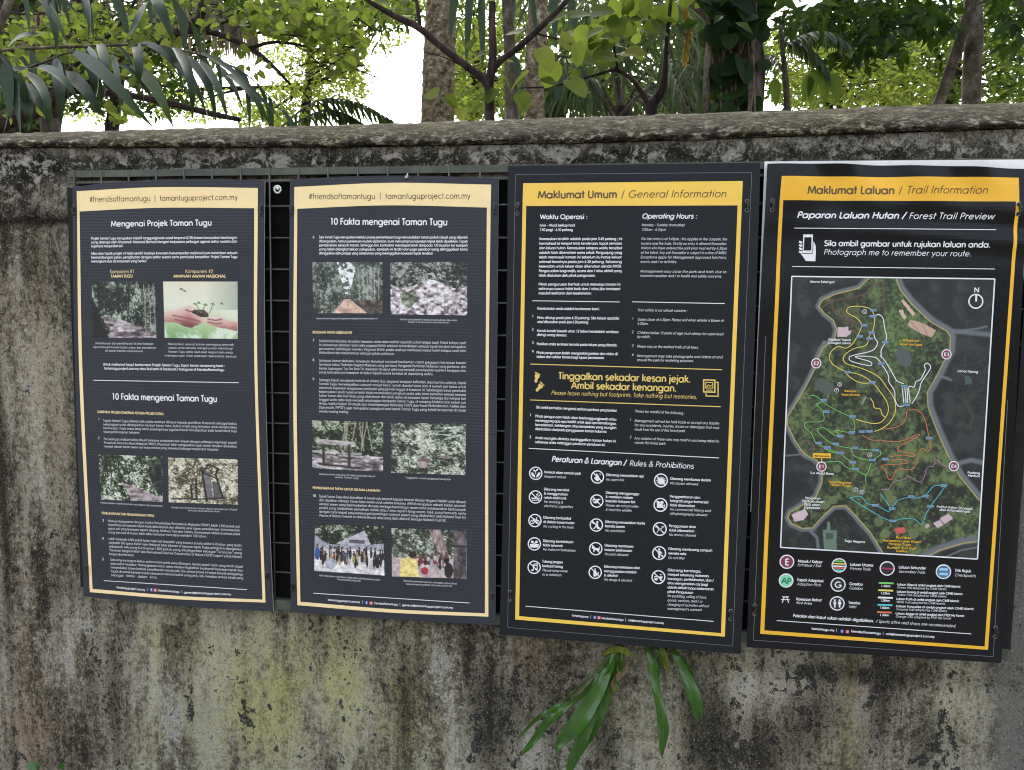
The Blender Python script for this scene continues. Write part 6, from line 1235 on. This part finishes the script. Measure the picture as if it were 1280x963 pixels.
def dark_tree():
    rnd = random.Random(19); Y = 2.2
    root = empty('dark_leaved_tree', (P(1200, 130, Y).x, Y, 0), 'tree with two grey stems in a narrow V behind the map board, dark leaves', 'tree')
    b = MB(); trunk_px(b, [(1214, 135, 20), (1215, 90, 20), (1218, 40, 19), (1216, 0, 18), (1218, -90, 16)], Y, 12, 0, 6, .05, rnd); trunk_px(b, [(1172, 135, 12), (1185, 95, 12), (1200, 50, 11), (1212, 5, 10), (1216, -40, 10)], Y-.15, 10, 0, 6, .05, rnd); to_ground(b, 1214, 132, 20, Y); to_ground(b, 1172, 132, 12, Y-.15, lean=.1)
    for pts in ([(1216, -60, 10), (1150, -30, 7), (1090, 0, 5), (1040, 30, 3), (1000, 55, 2)], [(1130, -20, 5), (1080, 40, 3.5), (1060, 75, 2)], [(1216, -40, 8), (1260, -20, 5), (1290, 20, 3)]): trunk_px(b, pts, Y-.2)
    b.build('trunk', M_GTRUNK, root, True)
    b = MB(); scatter(b, [(1060, 20, 60, 26, 5), (1130, 10, 50, 28, 4), (1010, 30, 40, 25, 2.5), (1100, 55, 40, 20, 1.6), (1170, 25, 30, 20, 1.4), (1060, 75, 30, 14, .8), (1265, 10, 30, 26, 1.4), (1130, -60, 180, 40, 5), (1268, 50, 20, 18, .5)], Y-.2, 1300, .075, 'leaf', rnd, 0, .25, -.6, .5)
    b.build('crown', M_DARKG, root)
dark_tree()

def fan_palms():
    rnd = random.Random(40)
    Y = 3.2; root = empty('feather_palm', (P(770, 150, Y).x, Y, 0), 'feathery palm whose thin hanging leaflets fill the gap between the fork and the dark trunk', 'palm')
    b = MB(); to_ground(b, 775, 140, 30, Y); b.build('trunk', M_BARK, root, True)
    for rib in ([(775, 150), (760, 60), (740, 10), (700, -20), (650, -10)], [(775, 150), (790, 40), (820, 0), (860, 10), (890, 60)], [(775, 150), (800, 100), (830, 75), (865, 85), (890, 120)], [(770, 150), (730, 90), (700, 70), (670, 85), (650, 125)], [(775, 150), (770, 40), (775, -30), (800, -60), (850, -40)], [(775, 150), (745, 100), (720, 95), (700, 110), (690, 140)], [(775, 145), (810, 110), (840, 110), (860, 125), (875, 145)]):
        b = MB(); pinnate(b, [P(x, y, Y+rnd.uniform(-.3, .3)) for x, y in rib], .014, .48, .016, 46, .9, rnd, hang=.5); b.build('frond', [M_PALM, M_GTRUNK], root)
    Y = 2.0; root = empty('dead_skirt_palm', (P(62, 150, Y+1).x, Y+1, 0), 'palm with a skirt of pale dead leaflets hanging behind the lime leaves on the left', 'palm')
    b = MB(); to_ground(b, 62, 140, 24, Y+1); trunk_px(b, [(62, 150, 24), (80, 40, 22), (150, -60, 20)], Y+1); b.build('trunk', M_BARK, root, True)
    for rib in ([(160, -40), (190, -10), (230, 0), (290, 10), (320, 40)], [(150, -60), (120, -30), (80, -10), (30, 20), (10, 70)], [(200, -60), (240, -20), (270, -5), (300, 30)]):
        b = MB(); pinnate(b, [P(x, y, Y+1) for x, y in rib], .012, .42, .017, 30, 1.8, rnd, hang=1.3, spread=.5); b.build('dead_frond', [M_DRYL, M_GTRUNK], root)
    Y = 1.9; root = empty('broad_strap_palm', (P(600, 150, Y).x, Y, 0), 'broad dark strap leaves hanging straight down behind the upright stem of the fork', 'palm')
    b = MB(); to_ground(b, 640, 140, 18, Y); trunk_px(b, [(640, 150, 16), (637, 60, 14), (630, -60, 12)], Y); b.build('stem', M_GTRUNK, root, True)
    for (x, y, dx, L) in ((590, -30, -.1, 1.0), (602, -20, .05, 1.0), (630, -40, .1, 1.1), (645, -30, -.1, 1.0), (655, -50, .25, 1.1), (690, -30, .1, .8), (575, -50, -.2, .9), (705, -40, .3, .9), (640, 70, .5, .3), (690, 90, .3, .35), (720, 80, .5, .4), (735, 85, -.2, .4), (700, 88, 0, .38)): b = MB(); strap(b, P(x, y, Y+rnd.uniform(-.1, .1)), (dx, rnd.uniform(-.1, .1), -1), L*.42, .045, .4, 7, rnd, 0, .3, rnd.uniform(-.6, .6)); b.build('leaf', M_STRAPL, root)
    Y = 1.6; root = empty('small_fern_palm', (P(360, 150, Y).x, Y, 0), 'short dark feathery frond poking over the wall in front of the bright gap', 'palm')
    b = MB(); b.tube([P(340, 170, Y), (P(340, 170, Y).x, Y, 0)], .012, 6); b.build('stem', M_GTRUNK, root)
    for rib in ([(340, 170), (385, 132), (420, 124), (455, 132), (488, 150)], [(340, 170), (400, 140), (430, 142), (455, 156)]):
        b = MB(); pinnate(b, [P(x, y, Y) for x, y in rib], .006, .13, .016, 22, .6, rnd, hang=.3); b.build('frond', [M_DARKG, M_GTRUNK], root)
    Y = 2.6; root = empty('golden_frond_palm', (P(858, 150, Y).x, Y, 0), 'palm with one golden-yellow dying frond beside the dark trunk', 'palm')
    b = MB(); to_ground(b, 858, 138, 8, Y); b.build('stem', M_GTRUNK, root)
    b = MB(); pinnate(b, [P(850, -20, Y), P(858, 10, Y), P(860, 40, Y), P(856, 74, Y)], .006, .09, .016, 26, 1.2, rnd, hang=.7, spread=.8); b.build('frond', [M_GOLDL, M_GTRUNK], root)
    b = MB(); pinnate(b, [P(858, 140, Y), P(840, 80, Y), P(830, 30, Y), P(850, -20, Y)], .01, .3, .018, 26, .9, rnd, hang=.4); b.build('frond', [M_PALM, M_GTRUNK], root)
    Y = 1.5; root = empty('young_palm', (P(985, 150, Y).x, Y, 0), 'young palm with pale arching fronds and broad green leaves right of the dark trunk', 'palm')
    b = MB(); to_ground(b, 985, 140, 8, Y); trunk_px(b, [(985, 148, 8), (982, 100, 7), (978, 60, 5), (975, 20, 4)], Y); b.build('stem', M_GTRUNK, root, True)
    for rib in ([(975, 55), (1000, 55), (1020, 68), (1036, 95)], [(978, 60), (1000, 45), (1030, 40), (1060, 55)], [(980, 90), (965, 70), (945, 75), (930, 100)]):
        b = MB(); pinnate(b, [P(x, y, Y) for x, y in rib], .005, .09, .014, 24, .7, rnd, hang=.3); b.build('frond', [M_PALM, M_GTRUNK], root)
    for (x, y, dx, L) in ((1018, 88, -.15, .15), (1030, 85, .05, .16), (1042, 92, .15, .13), (1012, 95, -.3, .12), (968, 100, .1, .12)): b = MB(); strap(b, P(x, y, Y), (dx, -.2, -1), L, .05, .3, 6, rnd, 0, .25); b.build('leaf', M_MIDG, root)
fan_palms()

def side_shrub():
    rnd = random.Random(52); Y = 1.4
    root = empty('curved_shrub', (P(812, 150, Y).x, Y, 0), 'thin brown shrub with a curved forking stem and sparse leaves left of the dark trunk', 'shrub')
    b = MB(); to_ground(b, 815, 140, 14, Y); trunk_px(b, [(815, 145, 14), (814, 132, 13), (826, 116, 11), (831, 95, 7), (833, 60, 5), (840, -20, 4)], Y); trunk_px(b, [(812, 134, 8), (802, 116, 6), (788, 98, 5), (768, 88, 4), (745, 94, 3), (690, 108, 2.5), (650, 110, 2)], Y); trunk_px(b, [(772, 88, 3), (768, 50, 2.5), (780, 10, 2)], Y)
    b.build('trunk', M_TWIG, root, True)
    b = MB(); scatter(b, [(760, 50, 40, 30, 2), (790, 20, 40, 25, 1.6), (735, 70, 25, 20, 1), (840, -20, 60, 30, 1)], Y, 95, .075, 'heart', rnd, 0, .15); b.build('crown', M_LIME, root)
side_shrub()

# trees further back: each its own trunk, limbs and crown; open gaps let the white sky through
def far_tree(name, lab, trunk, boxes, Y, n, size, mat, seed, kind='leaf', depth=.9, group='trees further back in the park'):
    rnd = random.Random(seed); x0 = trunk[0][0]
    root = empty(name, (P(x0, 150, Y).x, Y, 0), lab, 'tree', group)
    b = MB(); trunk_px(b, trunk, Y, 8); to_ground(b, x0, trunk[0][1]-2, trunk[0][2], Y)
    top = trunk[-1]
    for (cx, cy, rx, ry, w) in boxes[:9]:
        s = trunk[min(len(trunk)-1, 1)]; trunk_px(b, [(s[0], s[1], trunk[0][2]*.4), ((s[0]+cx)/2+rnd.uniform(-10, 10), (s[1]+cy)/2-8, trunk[0][2]*.26), (cx, cy, trunk[0][2]*.1)], Y, 6)
    b.build('trunk', M_BARK, root, True)
    b = MB(); scatter(b, boxes, Y, n, size, kind, rnd, 0, depth, -.3, .55); b.build('crown', mat, root)
far_tree('broadleaf_tree', 'pale lime tree far back, seen through the gap under the left limbs', [(380, 160, 16), (385, 110, 12), (390, 60, 8)], [(360, 130, 55, 28, 4), (400, 95, 50, 30, 4), (330, 145, 40, 14, 2), (410, 50, 40, 30, 3), (440, 110, 18, 26, .8), (470, 40, 40, 26, 1.6), (120, 130, 60, 22, 2.2), (240, 128, 60, 24, 2.4), (448, 100, 14, 40, 1), (350, 60, 40, 20, 1.5), (420, -30, 100, 40, 4)], 7.5, 6500, .07, M_LIME, 101)
far_tree('broadleaf_tree', 'green tree far back behind the strap-leaf palm at the left end', [(30, 160, 20), (40, 100, 16), (50, 40, 10)], [(40, 40, 70, 50, 5), (110, 60, 60, 36, 3), (20, 110, 50, 40, 3), (180, 40, 50, 40, 3), (200, 90, 40, 20, 1), (90, -40, 160, 40, 5), (60, 135, 24, 20, 1)], 6.0, 5600, .07, M_MIDG, 102)
far_tree('broadleaf_tree', 'yellow-green tree far back between the two bare palm trunks', [(590, 160, 12), (595, 100, 9), (600, 50, 6)], [(590, 60, 26, 40, 3), (590, 125, 28, 25, 3), (640, 50, 24, 50, 3), (640, 120, 24, 30, 2.4), (600, -30, 100, 40, 4), (500, 10, 34, 18, 2), (575, 95, 14, 60, 1.4)], 6.5, 4200, .07, M_LIME, 103)
far_tree('broadleaf_tree', 'green tree far back behind the feathery palm', [(760, 160, 16), (770, 100, 12), (780, 50, 8)], [(720, 30, 50, 34, 4), (780, 20, 50, 34, 4), (840, 40, 30, 40, 2), (740, 100, 50, 40, 3), (830, 110, 40, 34, 2.4), (790, 125, 60, 18, 2), (780, -50, 140, 40, 5), (690, 120, 24, 26, 1.6)], 7.0, 5200, .075, M_MIDG, 104)
far_tree('broadleaf_tree', 'lime tree far back in the open patch right of the dark trunk', [(1030, 160, 14), (1040, 110, 11), (1055, 70, 8)], [(1010, 110, 46, 24, 3), (1080, 100, 50, 28, 4), (1050, 60, 50, 30, 3), (1140, 110, 40, 24, 3), (1120, 60, 40, 26, 2.2), (985, 60, 30, 34, 1.6), (1080, 130, 90, 12, 2)], 6.5, 4600, .07, M_LIME, 105)
far_tree('broadleaf_tree', 'green tree far back behind the crossing grey stems at the right end', [(1180, 160, 14), (1190, 110, 11), (1200, 60, 8)], [(1160, 80, 40, 30, 2.6), (1250, 70, 34, 30, 3), (1260, 115, 40, 16, 2.4), (1190, 115, 40, 18, 2), (1240, 20, 40, 30, 2.4), (1170, 30, 50, 30, 2.4), (1180, -40, 140, 34, 4), (1320, 60, 60, 70, 4)], 7.5, 3900, .08, M_MIDG, 106)

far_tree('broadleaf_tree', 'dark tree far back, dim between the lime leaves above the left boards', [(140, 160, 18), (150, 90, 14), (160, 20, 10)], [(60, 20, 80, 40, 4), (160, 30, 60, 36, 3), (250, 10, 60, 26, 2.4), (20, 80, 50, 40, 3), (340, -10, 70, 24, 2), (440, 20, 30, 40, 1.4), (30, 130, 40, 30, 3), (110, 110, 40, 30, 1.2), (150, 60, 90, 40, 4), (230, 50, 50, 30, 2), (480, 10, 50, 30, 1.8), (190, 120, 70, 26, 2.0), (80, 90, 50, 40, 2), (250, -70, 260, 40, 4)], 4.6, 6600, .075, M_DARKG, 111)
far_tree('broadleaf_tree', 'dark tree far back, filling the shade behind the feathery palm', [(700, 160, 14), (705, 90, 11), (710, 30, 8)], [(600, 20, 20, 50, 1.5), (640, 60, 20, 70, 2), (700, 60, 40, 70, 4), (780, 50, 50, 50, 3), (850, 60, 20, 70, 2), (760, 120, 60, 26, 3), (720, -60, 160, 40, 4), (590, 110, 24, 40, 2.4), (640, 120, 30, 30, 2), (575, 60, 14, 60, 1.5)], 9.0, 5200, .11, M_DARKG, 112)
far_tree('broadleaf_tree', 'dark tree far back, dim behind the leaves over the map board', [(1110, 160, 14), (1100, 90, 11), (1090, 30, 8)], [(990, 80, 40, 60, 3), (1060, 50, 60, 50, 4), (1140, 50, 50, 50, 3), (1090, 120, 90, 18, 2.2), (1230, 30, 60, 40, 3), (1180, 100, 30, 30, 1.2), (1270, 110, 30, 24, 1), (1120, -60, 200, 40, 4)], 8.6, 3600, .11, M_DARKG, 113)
def added_shade_tree(x, y, z, rad, seed, lab):  # tall tree added so its out-of-view crown shades leaves and coping
    rnd = random.Random(seed)
    root = empty('added_shade_tree', (x, y, 0), lab, 'tree', 'tall trees added for shade')
    b = MB(); b.tube([(x, y, 0), (x+.1, y, z*.4), (x, y+.1, z*.8), (x-.2, y, z)], [.3, .24, .2, .1], 10)
    for k in range(7):
        a = k*.9+seed; b.tube([(x, y, z*.75), (x+math.cos(a)*rad*.4, y+math.sin(a)*rad*.4, z*.9), (x+math.cos(a)*rad*.8, y+math.sin(a)*rad*.8, z*1.02)], [.09, .06, .02], 6)
    b.build('trunk', M_BARK, root, True); b = MB()
    for k in range(2600):
        a = rnd.uniform(0, 6.283); r = rad*math.sqrt(rnd.random()); p = Vector((x+r*math.cos(a), y+r*math.sin(a), z+rnd.gauss(.2, .7)))
        leaf_simple(b, p, (rnd.gauss(0, 1), rnd.gauss(0, 1), -.4), (rnd.gauss(0, .4), rnd.gauss(0, .4), 1), rnd.uniform(.18, .34), rnd.uniform(.10, .17))
    b.build('crown', M_MIDG, root)
added_shade_tree(-5.5, 4.5, 7.5, 3.6, 201, 'tall dense tree behind the left end of the wall, added so its unseen crown gives shade')
added_shade_tree(.6, 5.5, 8.0, 3.6, 202, 'tall dense tree behind the middle of the wall, added so its unseen crown gives shade')
added_shade_tree(6.0, 5.0, 7.5, 3.6, 203, 'tall dense tree behind the right end of the wall, added so its unseen crown gives shade')

# ------------------------------------------------------------------ fern growing out of the wall below the third board
def wall_fern():
    rnd = random.Random(61)
    root = empty('wall_fern', P(795, 806, -.01), 'glossy strap fern growing from the wall under the third board, fronds hanging down', 'fern')
    def frond(pts, mat=M_FERN, wav=.011, nm='frond', fold=.35, n0=(0, -1, .35)):
        s = spline(pts, 7); b = MB(); N = len(s); W = [P(x, y, d) for x, y, w, d in s]
        vs = []
        for i, p in enumerate(W):
            t = W[min(i+1, N-1)]-W[max(0, i-1)]; d, sd, n = frame(t, n0); w = pm(s[i][2], s[i][3])/2*.82
            ph = i*.42; row = []
            for k, q in enumerate((-1, -.55, 0, .55, 1)): row.append(p+sd*(w*q)+n*(w*fold*abs(q)**1.5+wav*(math.sin(ph+q*1.5)*abs(q)*1.0)))
            vs += row
        fs = [(i*5+k, i*5+k+1, i*5+k+6, i*5+k+5) for i in range(N-1) for k in range(4)]
        b.add(vs, fs)
        b.tube([p+Vector((0, -.0015, 0)) for p in W], [pm(max(.35, .8*(1-i/N)), s[0][3])/1.8 for i in range(N)], 5, 1)
        return b.build(nm, [mat, M_FERNY if mat is M_FERN else mat], root, True)
    frond([(778, 806, 4, -.015), (758, 835, 8, -.05), (730, 867, 9, -.075), (701, 888, 10, -.08), (682, 905, 13, -.075), (667, 926, 11, -.07), (648, 946, 1.5, -.06)], wav=.012)
    frond([(772, 808, 5, -.015), (762, 832, 12, -.05), (749, 860, 21, -.085), (731, 890, 26, -.095), (711, 917, 22, -.09), (698, 931, 11, -.088), (692, 937, 2, -.085)], wav=.012)
    frond([(770, 812, 5, -.015), (757, 850, 16, -.04), (743, 890, 17, -.055), (727, 925, 18, -.055), (716, 952, 15, -.05), (709, 978, 3, -.045)], wav=.012)
    frond([(765, 815, 3, -.012), (764, 840, 10, -.04), (768, 860, 7, -.05), (764, 866, 2, -.05)], M_FERNY)
    frond([(812, 808, 8, -.015), (815, 835, 13, -.045), (822, 868, 13, -.065), (828, 900, 16, -.07), (829, 925, 14, -.068), (827, 946, 2, -.062)], wav=.012)
    frond([(826, 806, 8, -.015), (831, 825, 11, -.03), (835, 843, 3, -.035)], M_FERNY)
    frond([(840, 810, 6, -.012), (851, 830, 12, -.035), (862, 855, 18, -.05), (870, 880, 19, -.05), (873, 902, 5, -.045)], wav=.009)
    frond([(775, 808, 4, -.015), (768, 835, 8, -.04), (760, 870, 12, -.05), (745, 905, 14, -.05), (733, 930, 9, -.045), (728, 942, 1.5, -.04)])
    frond([(776, 807, 2, -.015), (755, 828, 3, -.04), (722, 862, 4, -.055), (694, 884, 6, -.06), (672, 898, 7, -.06), (655, 915, 4, -.055), (646, 925, 1, -.05)])
    frond([(780, 808, 3, -.015), (777, 828, 6, -.04), (772, 846, 7, -.045), (774, 860, 1.5, -.04)])
    frond([(820, 806, 3, -.012), (824, 822, 7, -.03), (822, 842, 8, -.035), (818, 858, 1.5, -.03)])
    frond([(846, 815, 4, -.01), (858, 835, 9, -.03), (866, 852, 10, -.03), (872, 866, 3, -.03)])
    frond([(752, 818, 3, -.02), (768, 812, 9, -.04), (782, 814, 9, -.045), (790, 820, 3, -.04)], M_FERNY)
    frond([(788, 828, 2, -.03), (780, 838, 8, -.045), (770, 850, 9, -.05), (763, 864, 2, -.045)], M_DRYF, .01, 'dry_frond', .6)
    for pts in ([(768, 822, 2), (785, 826, 2), (800, 818, 2), (812, 808, 2)], [(776, 806, 2.2), (764, 816, 2), (752, 824, 1.6), (742, 836, 1)], [(800, 812, 1.6), (818, 822, 1.4), (836, 818, 1.2), (850, 824, .8)], [(790, 806, 2.4), (778, 814, 2.2), (774, 826, 1.6)], [(735, 805, 1.4), (740, 815, 1.2), (738, 828, 1), (735, 838, .8)], [(798, 826, 1.2), (803, 838, 1), (804, 850, .7)]): b = MB(); trunk_px(b, pts, -.02, 5); b.build('root', M_DRYF, root, True)
    # a few weeds at the foot of the left side
    root = empty('wall_weed', P(50, 975, -.03), 'tiny bright green weed leaves at the bottom left of the wall', 'weed')
    b = MB(); b.tube([P(52, 990, -.02), P(50, 972, -.04), P(46, 958, -.05)], .0015, 5); b.build('stem', M_GTRUNK, root)
    for (x, y, dx, dz, L) in ((46, 960, -.9, .5, 16), (48, 962, .3, .3, 12), (62, 966, .8, -.2, 14), (78, 962, .3, .8, 14), (56, 972, -.2, -.4, 14)): b = MB(); leaf_heart(b, P(x, y, -.05), (dx, -.3, dz), (0, -.8, .6), pm(L, -.05), 0, rnd, .8); b.build('leaf', M_FERN, root)
    o = MB(); trunk_px(o, [(147, 752, 2.2), (150, 764, 2), (155, 774, 1.4), (158, 781, .8)], -.012, 5); o = o.build('root_wisp', M_TWIG, None, True)
    tag(o, 'thin dark wisp of root hanging on the wall under the leftmost board', 'root')
    o = MB(); trunk_px(o, [(1020, 818, 1.6), (1017, 828, 1.4), (1021, 840, .8)], -.012, 5); o = o.build('root_wisp', M_DRYF, None, True)
    tag(o, 'pale dry wisp of root hanging on the wall under the map board', 'root')
wall_fern()
